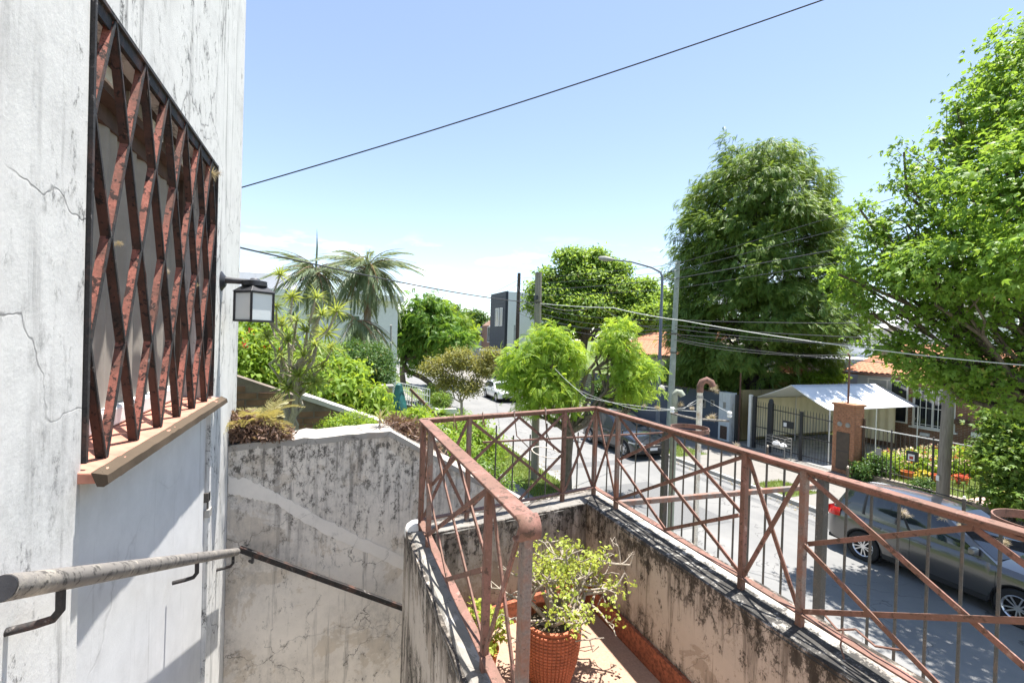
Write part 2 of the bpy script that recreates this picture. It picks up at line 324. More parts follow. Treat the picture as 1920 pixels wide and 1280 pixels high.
# ------------------------------------------------------------------ mesh helpers
LOC = {}
class MB:
    def __init__(s): s.v = []; s.f = []
    def add(s, vs_, fs):
        o = len(s.v); s.v += [tuple(map(float, p)) for p in vs_]; s.f += [tuple(i+o for i in f) for f in fs]; return s
    def box(s, lo_, hi):
        x0, y0, z0 = lo_; x1, y1, z1 = hi
        return s.add([(x0,y0,z0),(x1,y0,z0),(x1,y1,z0),(x0,y1,z0),(x0,y0,z1),(x1,y0,z1),(x1,y1,z1),(x0,y1,z1)],
              [(0,3,2,1),(4,5,6,7),(0,1,5,4),(1,2,6,5),(2,3,7,6),(3,0,4,7)])
    def cbox(s, c, d): return s.box([c[i]-d[i]/2 for i in range(3)], [c[i]+d[i]/2 for i in range(3)])
    def hexa(s, b4, t4): # bottom quad and top quad, both counter-clockwise from above
        return s.add(list(b4)+list(t4), [(0,3,2,1),(4,5,6,7),(0,1,5,4),(1,2,6,5),(2,3,7,6),(3,0,4,7)])
    def bar(s, a, b, w, h, up=(0, 0, 1)):
        """flat bar from a to b; h measured along up, w across"""
        a = np.array(a, float); b = np.array(b, float); d = b-a; L = np.linalg.norm(d); d /= L
        up = np.array(up, float); x = np.cross(d, up)
        if np.linalg.norm(x) < 1e-4: x = np.cross(d, (1, 0, 0))
        x /= np.linalg.norm(x); u = np.cross(x, d)
        o = [(-1,-1),(1,-1),(1,1),(-1,1)]
        return s.add([a+x*i*w/2+u*j*h/2 for i, j in o]+[b+x*i*w/2+u*j*h/2 for i, j in o],
                     [(0,1,2,3),(7,6,5,4),(0,4,5,1),(1,5,6,2),(2,6,7,3),(3,7,4,0)])
    def tube(s, pts, r, seg=8, cap=True):
        P = [np.array(p, float) for p in pts]; n = len(P)
        rs = [r]*n if isinstance(r, (int, float)) else list(r)
        o = len(s.v); prev = None
        for i in range(n):
            d = P[min(i+1, n-1)]-P[max(i-1, 0)]; d = d/(np.linalg.norm(d)+1e-12)
            if prev is None:
                a = np.array((0, 0, 1.)) if abs(d[2]) < .9 else np.array((1., 0, 0))
            else: a = prev
            x = a-d*(a@d); x /= np.linalg.norm(x)+1e-12; prev = x; y = np.cross(d, x)
            for k in range(seg):
                t = 2*math.pi*k/seg; s.v.append(tuple(P[i]+(x*math.cos(t)+y*math.sin(t))*rs[i]))
        for i in range(n-1):
            for k in range(seg):
                k2 = (k+1) % seg
                s.f.append((o+i*seg+k, o+i*seg+k2, o+(i+1)*seg+k2, o+(i+1)*seg+k))
        if cap:
            s.f.append(tuple(o+k for k in range(seg))[::-1]); s.f.append(tuple(o+(n-1)*seg+k for k in range(seg)))
        return s
    def lathe(s, prof, c=(0, 0, 0), seg=24, axis='z'):
        o = len(s.v); n = len(prof)
        for r, h in prof:
            for k in range(seg):
                t = 2*math.pi*k/seg; a, b = r*math.cos(t), r*math.sin(t)
                p = (a, b, h) if axis == 'z' else ((a, h, b) if axis == 'y' else (h, a, b))
                s.v.append((p[0]+c[0], p[1]+c[1], p[2]+c[2]))
        for i in range(n-1):
            for k in range(seg):
                k2 = (k+1) % seg; s.f.append((o+i*seg+k, o+i*seg+k2, o+(i+1)*seg+k2, o+(i+1)*seg+k))
        return s
    def ring(s, c, R_, r, seg=32, n=8, nrm=(0, 0, 1)):
        nrm = Vector(nrm).normalized(); a = nrm.orthogonal().normalized(); b = nrm.cross(a)
        pts = [Vector(c)+(a*math.cos(t)+b*math.sin(t))*R_ for t in [2*math.pi*i/seg for i in range(seg+1)]]
        return s.tube(pts, r, n, False)
    def grid(s, P): # P[i][j] points
        o = len(s.v); n, m = len(P), len(P[0])
        for row in P:
            for p in row: s.v.append(tuple(map(float, p)))
        for i in range(n-1):
            for j in range(m-1): s.f.append((o+i*m+j, o+i*m+j+1, o+(i+1)*m+j+1, o+(i+1)*m+j))
        return s
    def build(s, name, mat, parent=None, smooth=False, bevel=0):
        me = bpy.data.meshes.new(name); O = org(parent)
        me.from_pydata([(p[0]-O[0], p[1]-O[1], p[2]-O[2]) for p in s.v], [], s.f)
        if smooth:
            me.polygons.foreach_set('use_smooth', [True]*len(me.polygons)); me.set_sharp_from_angle(angle=R(38))
        me.materials.append(mat); me.update()
        o = bpy.data.objects.new(name, me); col.objects.link(o); o.parent = parent
        if bevel:
            md = o.modifiers.new('bevel', 'BEVEL'); md.width = bevel; md.segments = 2; md.limit_method = 'ANGLE'
        return o
def org(parent):
    while parent is not None and parent.parent is not None: parent = parent.parent
    return LOC.get(parent.name, (0, 0, 0)) if parent is not None else (0, 0, 0)
def thing(name, label, cat, loc=(0, 0, 0), group=None):
    o = bpy.data.objects.new(name, None); col.objects.link(o); o.location = loc; o.empty_display_size = .2
    LOC[o.name] = tuple(loc); o['label'] = label; o['category'] = cat
    if group: o['group'] = group
    return o
def tag(o, label, cat, group=None):
    o['label'] = label; o['category'] = cat
    if group: o['group'] = group
    return o
def struct(o): o['kind'] = 'structure'; return o
def stuff(o, label=None, cat=None):
    o['kind'] = 'stuff'
    if label: o['label'] = label; o['category'] = cat
    return o
def copy_part(o, parent, loc=(0, 0, 0), rot=(0, 0, 0), sc=(1, 1, 1)):
    c = o.copy(); col.objects.link(c); c.parent = parent; c.location = loc; c.rotation_euler = rot; c.scale = sc; return c
def copy_tree(o, parent=None):
    c = o.copy(); col.objects.link(c); c.parent = parent
    for ch in list(o.children): copy_tree(ch, c)
    return c

def nrm(a): return a/(np.linalg.norm(a, axis=-1, keepdims=True)+1e-9)
def quads(name, V, mat, parent=None):
    """V (n,4,3) world points -> one mesh of loose quads"""
    V = np.asarray(V, np.float32).reshape(-1, 3) - np.array(org(parent), np.float32)
    n = len(V); me = bpy.data.meshes.new(name)
    me.vertices.add(n); me.vertices.foreach_set('co', V.ravel())
    me.loops.add(n); me.loops.foreach_set('vertex_index', np.arange(n, dtype=np.int32))
    me.polygons.add(n//4); me.polygons.foreach_set('loop_start', np.arange(0, n, 4, dtype=np.int32))
    me.materials.append(mat); me.update(calc_edges=True)
    o = bpy.data.objects.new(name, me); col.objects.link(o); o.parent = parent; return o
def scatter(T, O, X, Z, S):
    """template quads T (q,4,3) placed N times: origin O, forward X, up Z, scale S"""
    X = nrm(X); Y = nrm(np.cross(Z, X)); Z = np.cross(X, Y)
    Bm = np.stack([X, Y, Z], 1)
    P = np.einsum('qvc,ncd->nqvd', T, Bm)*np.asarray(S).reshape(-1, 1, 1, 1) + O[:, None, None, :]
    return P.reshape(-1, 4, 3)
def leaf(l, w, fold=.15, droop=.15):
    return np.array([[(0,0,0),(.45*l,w/2,fold*w),(l,0,-droop*l),(.45*l,-w/2,fold*w)]])
def lobed(l, w):  # a broad leaf of three lobes
    a = leaf(l, w*.55)[0]
    def rot(t, k):
        c, s_ = math.cos(t), math.sin(t); q = a*k; return np.stack([q[:,0]*c-q[:,1]*s_, q[:,0]*s_+q[:,1]*c, q[:,2]], 1)
    return np.array([a, rot(.75, .8), rot(-.75, .8)])
def strap(l, w, n=4, droop=.4, rise=0):
    q = []; pts = []
    for i in range(n+1):
        t = i/n; pts.append((l*t*(1-.25*droop*t), w*(1-t**3)*(.5+.5*min(1, t*4)), rise*t-droop*l*t*t))
    for i in range(n):
        (x0, w0, z0), (x1, w1, z1) = pts[i], pts[i+1]
        q.append([(x0, -w0/2, z0), (x1, -w1/2, z1), (x1, w1/2, z1), (x0, w0/2, z0)])
    return np.array(q)
def pinnate(l, n, ll, lw, ang=.9, droop=.35, hang=.25, taper=True):
    q = []; r = np.random.default_rng(3)
    for i in range(n):
        t = .12+.88*(i+.5)/n; x = l*t*(1-.2*droop*t); z = -droop*l*t*t
        L = ll*(math.sin(math.pi*min(1, .18+t*.8))**.6 if taper else 1)
        for sd in (-1, 1):
            a = ang*(1-.35*t)+r.normal()*.06; c, s_ = math.cos(a), math.sin(a)*sd
            p0 = np.array((x, 0, z)); d = np.array((c, s_, -hang*(1+r.normal()*.3))); d /= np.linalg.norm(d)
            pr = np.array((-s_, c, 0)); p1 = p0+d*L*.5; p2 = p0+d*L+np.array((0, 0, -hang*L*.4))
            q.append([p0, p1+pr*lw/2, p2, p1-pr*lw/2])
    return np.array(q)
def rosette(n, l, w, droop=.45):
    T = strap(l, w, 3, droop); q = []
    r = np.random.default_rng(11)
    for i in range(n):
        az = i*2.39996; el = .15+1.2*(i/n)+r.normal()*.08; c, s_ = math.cos(az), math.sin(az); k = .75+.3*r.random()
        X = np.array((c*math.cos(el), s_*math.cos(el), math.sin(el))); Z = np.array((-c*math.sin(el), -s_*math.sin(el), math.cos(el)))
        q.append(scatter(T, np.zeros((1, 3)), X[None], Z[None], np.array([k])))
    return np.concatenate(q)
def crown_frames(blobs, n, per, tw, shell=.55, up=.5, out=.5, seed=1, droop=0.):
    """blobs (cx,cy,cz,rx,ry,rz); n twigs over them, per leaves on each; returns O, X, Z"""
    g = np.random.default_rng(seed); B = np.array(blobs, float)
    wt = (B[:, 3]*B[:, 4]*B[:, 5])**.75; k = g.choice(len(B), n, p=wt/wt.sum())
    d = nrm(g.normal(size=(n, 3))); r = (shell+(1-shell)*g.random((n, 1))**.7)*(1+.08*g.normal(size=(n, 1)))
    tc = B[k, :3]+d*B[k, 3:]*r
    O = np.repeat(tc, per, 0)+g.normal(size=(n*per, 3))*np.array((tw, tw, tw*.5))
    D = np.repeat(d, per, 0)
    Z = nrm(D*out+np.array((0, 0, up))+g.normal(size=O.shape)*.45)
    X = nrm(np.cross(g.normal(size=O.shape), Z)+D*.5+np.array((0, 0, -droop)))
    return O, X, Z, g
def crown(name, blobs, n, per, T, mat, parent, tw=.2, sc=(.75, 1.3), **kw):
    O, X, Z, g = crown_frames(blobs, n, per, tw, **kw)
    return quads(name, scatter(T, O, X, Z, g.uniform(sc[0], sc[1], len(O))), mat, parent)
def limb(mb, a, b, r0, r1, bend=.12, n=5, seg=7, seed=0):
    g = np.random.default_rng(seed); a = np.array(a, float); b = np.array(b, float); L = np.linalg.norm(b-a)
    pts = [a+(b-a)*t+g.normal(size=3)*L*bend*math.sin(math.pi*t)*.6 for t in np.linspace(0, 1, n)]
    mb.tube(pts, list(np.linspace(r0, r1, n)), seg); return pts
def wire(name, pts, r, mat, label, sag=0, group='overhead cables', cat='cable'):
    P = []
    for a, b in zip(pts[:-1], pts[1:]):
        a, b = np.array(a, float), np.array(b, float)
        for t in np.linspace(0, 1, 15)[:-1]:
            p = a+(b-a)*t; p[2] -= 4*sag*t*(1-t); P.append(p)
    P.append(np.array(pts[-1], float))
    o = MB().tube(P, r, 6).build(name, mat, None, True)
    return tag(o, label, cat, group)

# ================================================================== SETTING
def sheet(name, x0, x1, y0, y1, z, mat, nx=1, ny=1):
    P = [[(x0+(x1-x0)*i/nx, y0+(y1-y0)*j/ny, z) for i in range(nx+1)] for j in range(ny+1)]
    return struct(MB().grid(P).build(name, mat))
sheet('ground', -1500, 1500, -1500, 1500, -.03, M['grass_soil'])
sheet('road', 7.55, 13.65, -60, 420, 0, M['asphalt'])
KB = MB(); KB.box((7.40, -60, -.02), (7.55, 420, .13)); struct(KB.build('near_kerb', M['kerb'], None, False, .015))
KB = MB(); KB.box((13.65, -60, -.02), (13.80, 420, .13)); struct(KB.build('far_kerb', M['kerb'], None, False, .015))
sheet('near_pavement', 4.4, 7.40, -60, 420, .12, M['pavement'])
sheet('far_pavement', 13.80, 18.6, -60, 420, .12, M['pavement'])
sheet('near_verge', 5.9, 7.38, 9.2, 60, .126, M['grass_soil'])
sheet('near_yard_verge', 4.45, 5.0, 6, 60, .126, M['grass_soil'])
sheet('far_verge', 13.85, 15.5, 15.3, 25, .126, M['grass_soil'])
sheet('far_verge_strip', 13.85, 15.2, 10.2, 11.6, .126, M['grass_soil'])
sheet('far_garden', 18.6, 60, -30, 60, .10, M['grass_soil'])
sheet('driveway', 18.6, 26, 11.9, 17.0, .106, M['kerb'])
sheet('garden_path', 19.0, 26, 6.5, 8.3, .108, M['path_pink'])
def lot_height(x, y):
    top = 3.05 if y < 9 else max(1.0, 3.05-(y-9)*.34)
    t = min(1, max(0, (x-.3)/4.1)); t = t*t*(3-2*t)*.35+t*.65
    return top+(.12-top)*t
P = [[(x, y, lot_height(x, y)+.05*math.sin(x*3+y*2)) for x in np.linspace(-14, 4.4, 36)] for y in np.linspace(3.6, 60, 60)]
struct(MB().grid(P).build('sloping_garden_ground', M['grass_soil'], None, True))
sheet('front_terrace', 1.82, 3.6, -4, 4.3, 2.2, M['concrete'])

def litter(name, x0, x1, y0, y1, z, n, label):
    g = np.random.default_rng(n); O = np.stack([g.uniform(x0, x1, n), g.uniform(y0, y1, n), np.full(n, z)], 1)
    X = nrm(np.stack([g.normal(size=n), g.normal(size=n), g.normal(size=n)*.15], 1)); Z = nrm(np.stack([g.normal(size=n)*.3, g.normal(size=n)*.3, np.ones(n)], 1))
    return stuff(quads(name, scatter(leaf(.09, .05, .2, .1), O, X, Z, g.uniform(.4, 1.2, n)), M['dry_grass']), label, 'leaf litter')
litter('fallen_leaves', 13.2, 13.64, 4, 28, .012, 420, 'dry fallen leaves lying in the gutter along the far kerb')
litter('fallen_leaves', 7.56, 8.1, 8, 30, .012, 360, 'dry fallen leaves lying in the gutter along the near kerb')
P = [[(x, y, .004) for x in (8.6, 10.6)] for y in (9.5, 13.2)]
struct(MB().grid(P).build('road_patch', M['road_patch']))
P = [[(x, y, .004) for x in (7.56, 13.64)] for y in (15.4, 16.0)]
struct(MB().grid(P).build('road_trench_patch', M['road_patch']))
def grass_patch(name, x0, x1, y0, y1, z, n, h, label, mat='grass', hf=None):
    g = np.random.default_rng(int(n+x0*10)); O = np.stack([g.uniform(x0, x1, n), g.uniform(y0, y1, n), np.full(n, z)], 1)
    if hf is not None: O[:, 2] = [hf(a, b) for a, b in O[:, :2]]
    X = nrm(np.stack([g.normal(size=n)*.5, g.normal(size=n)*.5, np.full(n, 1.)], 1)); Z = nrm(g.normal(size=(n, 3)))
    return stuff(quads(name, scatter(leaf(h, h*.16, 0, .1), O, X, Z, g.uniform(.5, 1.3, n)), M[mat]), label, 'grass')
grass_patch('verge_grass', 5.9, 7.38, 10.5, 30, .125, 16000, .12, 'tufty green grass of the near kerbside verge below the balcony')
grass_patch('verge_grass', 4.5, 5.2, 9, 26, .125, 5000, .14, 'strip of rough grass along the inner edge of the near pavement')
grass_patch('garden_grass', 1.3, 4.4, 4.6, 13, 0, 9000, .13, 'rough sunny grass on the slope beyond the far railing', hf=lambda a, b: lot_height(a, b)+.05*math.sin(a*3+b*2)-.01)
grass_patch('verge_grass', 13.85, 15.5, 15.3, 25, .125, 9000, .09, 'sunny green verge beside the slate blue wall across the street')
grass_patch('verge_grass', 13.85, 15.2, 10.2, 11.6, .125, 1800, .09, 'small grass patch at the kerb before the brick pillar')
grass_patch('lawn_grass', 19.1, 24, 8.3, 11.3, .10, 12000, .08, 'bright front lawn behind the garden fence across the street')

# ================================================================== HOUSE ON THE LEFT
house = thing('house', 'tall weathered white house wall at the left with grilled window', 'house', (-.6, 1, 0))
W = MB()
W.box((-.85, -2.5, 0), (-.60, 1.515, 9.5)); W.box((-.85, 2.915, 0), (-.60, 3.64, 9.5)); W.box((-.85, 1.515, 5.885), (-.60, 2.915, 9.5))
W.box((-7, -2.5, 0), (-.851, 3.638, 9.5))
W.build('wall', M['white_stucco'], house)
MB().box((-.85, 1.517, 0), (-.622, 2.913, 4.589)).build('plaster_panel', M['panel_stucco'], house)
# sill: sloped red tile bed with a cement lip
S = MB(); S.hexa([(-.80, 1.517, 4.59), (-.553, 1.495, 4.585), (-.553, 2.97, 4.585), (-.80, 2.913, 4.59)],
                 [(-.80, 1.517, 4.636), (-.553, 1.495, 4.612), (-.553, 2.97, 4.612), (-.80, 2.913, 4.636)])
sill = S.build('window_sill', M['sill_tile'], house, False, .004)
g = np.random.default_rng(4); rows = [[] for _ in range(5)]
for k in range(41):
    y = 1.492+1.486*k/40; e = g.normal(size=5)*.0016
    for r_, (x, z) in enumerate(((-.556, 4.580), (-.542, 4.577), (-.535, 4.582), (-.536, 4.607), (-.568, 4.6185))): rows[r_].append((x+e[r_]*.7, y, z+e[r_]))
E_ = MB().grid(rows); m_ = 41
for k in (0, 40): E_.f.append(tuple(r_*m_+k for r_ in range(5)))
E_.build('sill_edge', M['sill_edge'], sill, True)
# window behind the grille
win = MB()
for a, b in (((-.80, 1.517, 4.632), (-.735, 1.575, 5.883)), ((-.80, 2.855, 4.632), (-.735, 2.913, 5.883)), ((-.80, 1.577, 5.70), (-.75, 2.853, 5.76))): win.box(a, b)
win = win.build('window', M['wood_dark'], house)
MB().box((-.79, 1.577, 4.633), (-.725, 2.853, 4.70)).build('bottom_rail', M['white_paint'], win, False, .008)
ST = []
for y in np.linspace(1.576, 2.854, 90):
    ST.append([(-.762+.007*math.sin(y*34)+.006*math.sin(y*71+1), y, z) for z in (4.70, 5.0, 5.35, 5.70)])
MB().grid(ST).build('roller_blind', M['shutter'], win, True)
MB().box((-.845, 1.52, 4.64), (-.80, 2.98, 5.88)).build('back_board', M['wood_dark'], win)
SL = MB().box((-.80, 1.577, 5.762), (-.70, 2.853, 5.883)).build('shutter_box', M['wood_dark'], win)
for k in range(6):
    y = 1.62+k*.205
    MB().box((-.699, y, 5.79), (-.690, y+.15, 5.835)).build('slat', M['white_paint'] if k % 2 else M['shutter'], win)
# expanded-diamond grille: upright flat bars bent to and fro, meeting at the nodes
gr = MB()
gr.box((-.642, 1.518, 4.634), (-.590, 1.530, 5.882)); gr.box((-.642, 2.900, 4.63), (-.590, 2.912, 5.882)); gr.box((-.642, 1.531, 5.868), (-.590, 2.899, 5.880))
gr.box((-.605, 1.531, 5.83), (-.599, 2.899, 5.867))
grille = gr.build('window_grille', M['black_flake'], house)
c0, st, hp = 1.535, .1137, .3065
for k in range(12):
    ya, yb = c0+st*k+.004, c0+st*(k+1)-.004
    zs = [5.866-hp*i for i in range(5)]; zs[-1] = 4.618
    ys = [(yb if (k+i) % 2 == 0 else ya) for i in range(5)]
    g = np.random.default_rng(k); B = MB(); t = .003
    P0 = []
    for i in range(4):
        for s_ in np.linspace(0, 1, 5)[:(5 if i == 3 else 4)]:
            y = ys[i]+(ys[i+1]-ys[i])*s_; z = zs[i]+(zs[i+1]-zs[i])*s_; j = g.normal()*.0015
            P0.append([(-.618, y-t, z), (-.597+j, y-t, z), (-.595+j, y, z), (-.597+j, y+t, z), (-.618, y+t, z), (-.618, y-t, z)])
    bo = B.grid(P0).build('grille_bar', M['grille_red'], grille); bo.data.materials.append(M['grille_shaded'])
    for i, pg in enumerate(bo.data.polygons):
        if ys[min(3, (i//5)//4)+1] > ys[min(3, (i//5)//4)]: pg.material_index = 1  # down-facing segments take the darker colour, painting in part of their shade
    # the flaking black front edge
    E2 = MB()
    for i in range(4):
        E2.bar((-.5945, ys[i], zs[i]), (-.5945, ys[i+1], zs[i+1]), .008, .004, (1, 0, 0))
    E2.build('black_edge', M['black_flake'], grille)
# dry air plants caught in the grille
TUFT = rosette(26, .055, .0035, .3)
def tuft(loc, s, label, n=26, cat='air plant', grp='dry air plants on rails and wires', mat='tuft'):
    g = np.random.default_rng(int(abs(loc[0]*977+loc[1]*131)*10)); N = 5
    O = np.array(loc)+g.normal(size=(N, 3))*.012*s; X = nrm(g.normal(size=(N, 3))); Z = nrm(g.normal(size=(N, 3))+np.array((0, 0, .5)))
    t = thing('air_plant', label, cat, loc, grp)
    quads('leaf_tuft', scatter(TUFT, O, X, Z, g.uniform(.6, 1.1, N)*s), M[mat], t); return t
tuft((-.585, 2.80, 5.80), 1.0, 'wispy dry air plant in the top right corner of the window grille')
tuft((-.60, 1.70, 5.24), .4, 'pale dry wisp caught low on the nearest diamonds of the window grille')
tuft((-.60, 2.15, 5.22), .4, 'small pale wisp caught mid height in the middle of the window grille')
tuft((-.60, 2.56, 5.2), .4, 'faint dry wisp on the far diamonds of the window grille')

# ------------------------------------------------------------------ wall lantern
lamp = thing('wall_lantern', 'dark square wall lantern with frosted panes on the white house corner', 'lamp', (-.6, 3.09, 5.28))
MB().lathe([(.0, .022), (.03, .022), (.042, .012), (.055, .004), (.058, 0)], (-.6, 3.09, 5.275), 24, 'x').build('wall_plate', M['black_paint'], lamp, True)
MB().tube([(-.598, 3.09, 5.283), (-.53, 3.09, 5.281), (-.43, 3.09, 5.279)], [.021, .017, .017], 12).build('arm', M['black_paint'], lamp, True)
LX, LY = -.43, 3.09
MB().lathe([(0, .045), (.02, .045), (.03, .035), (.066, .028), (.068, .0), (.0, .0)], (LX, LY, 5.258), 28).build('cap', M['black_paint'], lamp, True)
def sq(r, z, a=R(45)): return [(LX+r*math.cos(a+k*math.pi/2+R(45)), LY+r*math.sin(a+k*math.pi/2+R(45)), z) for k in range(4)]
MB().hexa(sq(.118, 5.222), sq(.066, 5.257)).build('hood', M['black_paint'], lamp, False, .003)
fr = MB(); c_ = sq(.102, 5.045)
for x, y, z in c_: fr.cbox((x, y, 5.134), (.012, .012, .176))
for a, b in zip(c_, c_[1:]+c_[:1]):
    fr.bar((a[0], a[1], 5.05), (b[0], b[1], 5.05), .012, .012); fr.bar((a[0], a[1], 5.217), (b[0], b[1], 5.217), .012, .010)
fr.build('lantern_frame', M['black_paint'], lamp)
c2 = sq(.097, 0)
for a, b in zip(c2, c2[1:]+c2[:1]):
    MB().bar((a[0], a[1], 5.134), (b[0], b[1], 5.134), .003, .155).build('pane', M['lamp_glass'], lamp)

# ------------------------------------------------------------------ hand rails and padlock
hr = thing('pipe_handrail', 'worn cream pipe handrail sloping down along the white house wall', 'handrail', (-.52, 2, 4))
ha, hb = np.array((-0.515, 1.043, 4.542)), np.array((-0.515, 3.237, 3.615))
MB().tube([ha, hb], .0225, 16).build('pipe', M['pipe_cream'], hr, True)
MB().tube([ha-(hb-ha)*.002, ha+(hb-ha)*.001], .0215, 16).build('end_cap', M['black_paint'], hr, True)
for t in (.085, .58, .955):
    p = ha+(hb-ha)*t
    MB().tube([p-(0, 0, .015), p-(0, 0, .065), p-(.012, 0, .082), p-(.04, 0, .088), (-.602, p[1], p[2]-.094)], .0085, 10).build('bracket', M['black_flake'], hr, True)
hr2 = thing('flat_handrail', 'black flat steel handrail sloping down the grey stair wall', 'handrail', (0, 3.33, 3.2))
qa, qb = np.array((-0.509, 3.330, 3.590)), np.array((0.559, 3.330, 2.997))
MB().bar(qa, qb, .012, .042).build('rail', M['black_flake'], hr2)
MB().bar(qa+(0,-.008,.018), qb+(0,-.008,.018), .03, .008).build('rail_flange', M['black_flake'], hr2)
p = qa+(qb-qa)*.07
MB().tube([p-(0, 0, .015), p-(.005, -.01, .06), (p[0]-.03, 3.402, p[2]-.075)], .009, 8).build('bracket', M['black_paint'], hr2, True)
pl = thing('padlock', 'small pale padlock hanging beside the pilaster under the window', 'padlock', (-.6, 2.93, 4.0))
MB().box((-.618, 2.90, 3.965), (-.592, 2.955, 4.01)).build('lock_body', M['meter'], pl, False, .004)
MB().tube([(-.605, 2.912, 4.01), (-.605, 2.912, 4.04), (-.605, 2.928, 4.052), (-.605, 2.943, 4.04), (-.605, 2.943, 4.01)], .004, 8).build('shackle', M['black_iron'], pl, True)
MB().box((-.622, 2.90, 4.05), (-.600, 2.945, 4.10)).build('hasp', M['black_iron'], pl)

# ------------------------------------------------------------------ stair wall, stairs
def prism_y(name, prof, y0, y1, mat, parent, jag=0):
    mb = MB(); n = len(prof)
    mb.add([(x, y0, z) for x, z in prof]+[(x, y1, z) for x, z in prof],
           [tuple(range(n)), tuple(range(2*n-1, n-1, -1))]+[(i, i+n, (i+1) % n+n, (i+1) % n) for i in range(n)])
    return mb.build(name, mat, parent)
sw = thing('stair_wall', 'grey mouldy cracked stair wall with sloping top beside the house', 'wall', (.5, 3.4, 0))
prof = [(-.598, 0), (2.0, 0), (2.0, 3.33), (.70, 4.10), (.42, 4.275), (-.598, 4.235)]
prism_y('wall', prof, 3.40, 3.60, M['grey_stucco'], sw)
up_ = [(-0.596, 3.397, 4.044), (-0.468, 3.397, 4.012), (-0.309, 3.397, 3.905), (-0.041, 3.397, 3.719), (0.246, 3.397, 3.524), (0.713, 3.397, 3.249)]
dn_ = [(-0.593, 3.397, 3.937), (-0.465, 3.397, 3.885), (-0.324, 3.397, 3.845), (-0.073, 3.397, 3.634), (0.211, 3.397, 3.459), (0.716, 3.397, 3.144)]
gg = np.random.default_rng(17); ru, rd = [], []
for k in range(61):
    t = k/60*5; i = min(4, int(t)); f = t-i
    for L_, o_ in ((up_, ru), (dn_, rd)):
        p = np.array(L_[i])*(1-f)+np.array(L_[i+1])*f; o_.append((p[0], 3.3965, p[2]+gg.normal()*.005))
MB().grid([[(x, 3.399, z+.002) for x, y, z in ru], ru, rd, [(x, 3.399, z-.002) for x, y, z in rd]]).build('old_plaster_band', M['band_stucco'], sw)
cp = MB(); g = np.random.default_rng(5)
tops = [(-.598, 4.237)]+[(x, 4.237+(x+.6)*.04) for x in np.linspace(-.5, .40, 14)]+[(.42, 4.277)]+[(x, 4.277-(x-.42)*.60) for x in np.linspace(.5, 2.0, 20)]
rows = [[], [], [], []]
for x, z in tops:
    j = g.normal()*.004; k = g.normal()*.004
    rows[0].append((x, 3.396+j, z-.03+k)); rows[1].append((x, 3.395+j, z+.012+k)); rows[2].append((x, 3.63, z+.03+k)); rows[3].append((x, 3.63, z-.05))
cp.grid(rows).build('coping', M['coping_pale'], sw)
st = MB(); y = .55; z = 3.31
while y < 2.7:
    st.box((-.597, y, z-.55), (.375, y+.30, z)); y += .27; z -= .165
st.box((-.597, y, z-.9), (2.0, 3.398, z-.2))
struct(st.build('stairs', M['concrete']))
sheet('landing', -.597, 1.7, -3, .56, 3.312, M['floor_tile'])

# ------------------------------------------------------------------ balcony
bal = thing('balcony', 'balcony with mould stained parapet walls and pink granite floor', 'balcony', (1.1, 1.5, 3.3))
MB().hexa([(.512, .3, 3.1), (1.575, .3, 3.1), (1.575, 2.6, 3.1), (.512, 2.6, 3.1)], [(.512, .3, 3.315), (1.575, .3, 3.315), (1.575, 2.6, 3.315), (.512, 2.6, 3.315)]).build('floor', M['floor_tile'], bal)
def para(name, q, z0, z1, mat, cmat):
    w = MB().hexa([(x, y, z0) for x, y in q], [(x, y, z1) for x, y in q]).build(name, mat, bal)
    cx = sum(p[0] for p in q)/4; cy = sum(p[1] for p in q)/4
    n = 28; mb = MB(); g = np.random.default_rng(len(name)+int(q[0][0]*10))
    # long strips along q0->q1 and q3->q2, slightly uneven
    rows = [[] for _ in range(5)]
    for i in range(n+1):
        t = i/n; a = np.array(q[0])+(np.array(q[1])-np.array(q[0]))*t; b = np.array(q[3])+(np.array(q[2])-np.array(q[3]))*t
        d = (b-a)/np.linalg.norm(b-a); a = a-d*.0015; b = b+d*.0015
        for r_, (s_, z) in enumerate(((0, z1-.014), (.045, z1+.003), (.3, z1+.008), (.75, z1+.009), (1, z1-.02))):
            p = a+(b-a)*s_; rows[r_].append((p[0]+g.normal()*.0015, p[1]+g.normal()*.0015, z+g.normal()*.0015))
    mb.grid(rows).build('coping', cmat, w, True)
WZ = 3.925
para('parapet_wall', [(.512, .25), (.512, 2.425), (.405, 2.55), (.405, .25)], 0, WZ, M['parapet_stucco'], M['coping'])
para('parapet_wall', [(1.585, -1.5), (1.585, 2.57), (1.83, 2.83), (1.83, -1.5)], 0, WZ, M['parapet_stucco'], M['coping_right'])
para('parapet_wall', [(.405, 2.552), (.514, 2.427), (1.583, 2.572), (1.828, 2.832)][1:3]+[(1.826, 2.832), (.407, 2.556)], 0, WZ-.002, M['parapet_stucco'], M['coping_grey'])
MB().hexa([(1.556, .3, 3.316), (1.584, .3, 3.316), (1.584, 2.55, 3.316), (1.556, 2.55, 3.316)],
          [(1.564, .3, 3.435), (1.584, .3, 3.435), (1.584, 2.55, 3.435), (1.564, 2.55, 3.435)]).build('plinth', M['plinth'], bal)
MB().hexa([(.514, 2.38, 3.316), (1.555, 2.53, 3.316), (1.555, 2.56, 3.316), (.514, 2.42, 3.316)],
          [(.514, 2.388, 3.435), (1.555, 2.538, 3.435), (1.555, 2.566, 3.435), (.514, 2.42, 3.435)]).build('plinth', M['plinth'], bal)
MB().lathe([(.0, .03), (.03, .028), (.05, .012), (.06, -.02), (.055, -.06)], (.46, 2.52, WZ+.01), 20).build('corner_cap', M['white_paint'], bal, True)

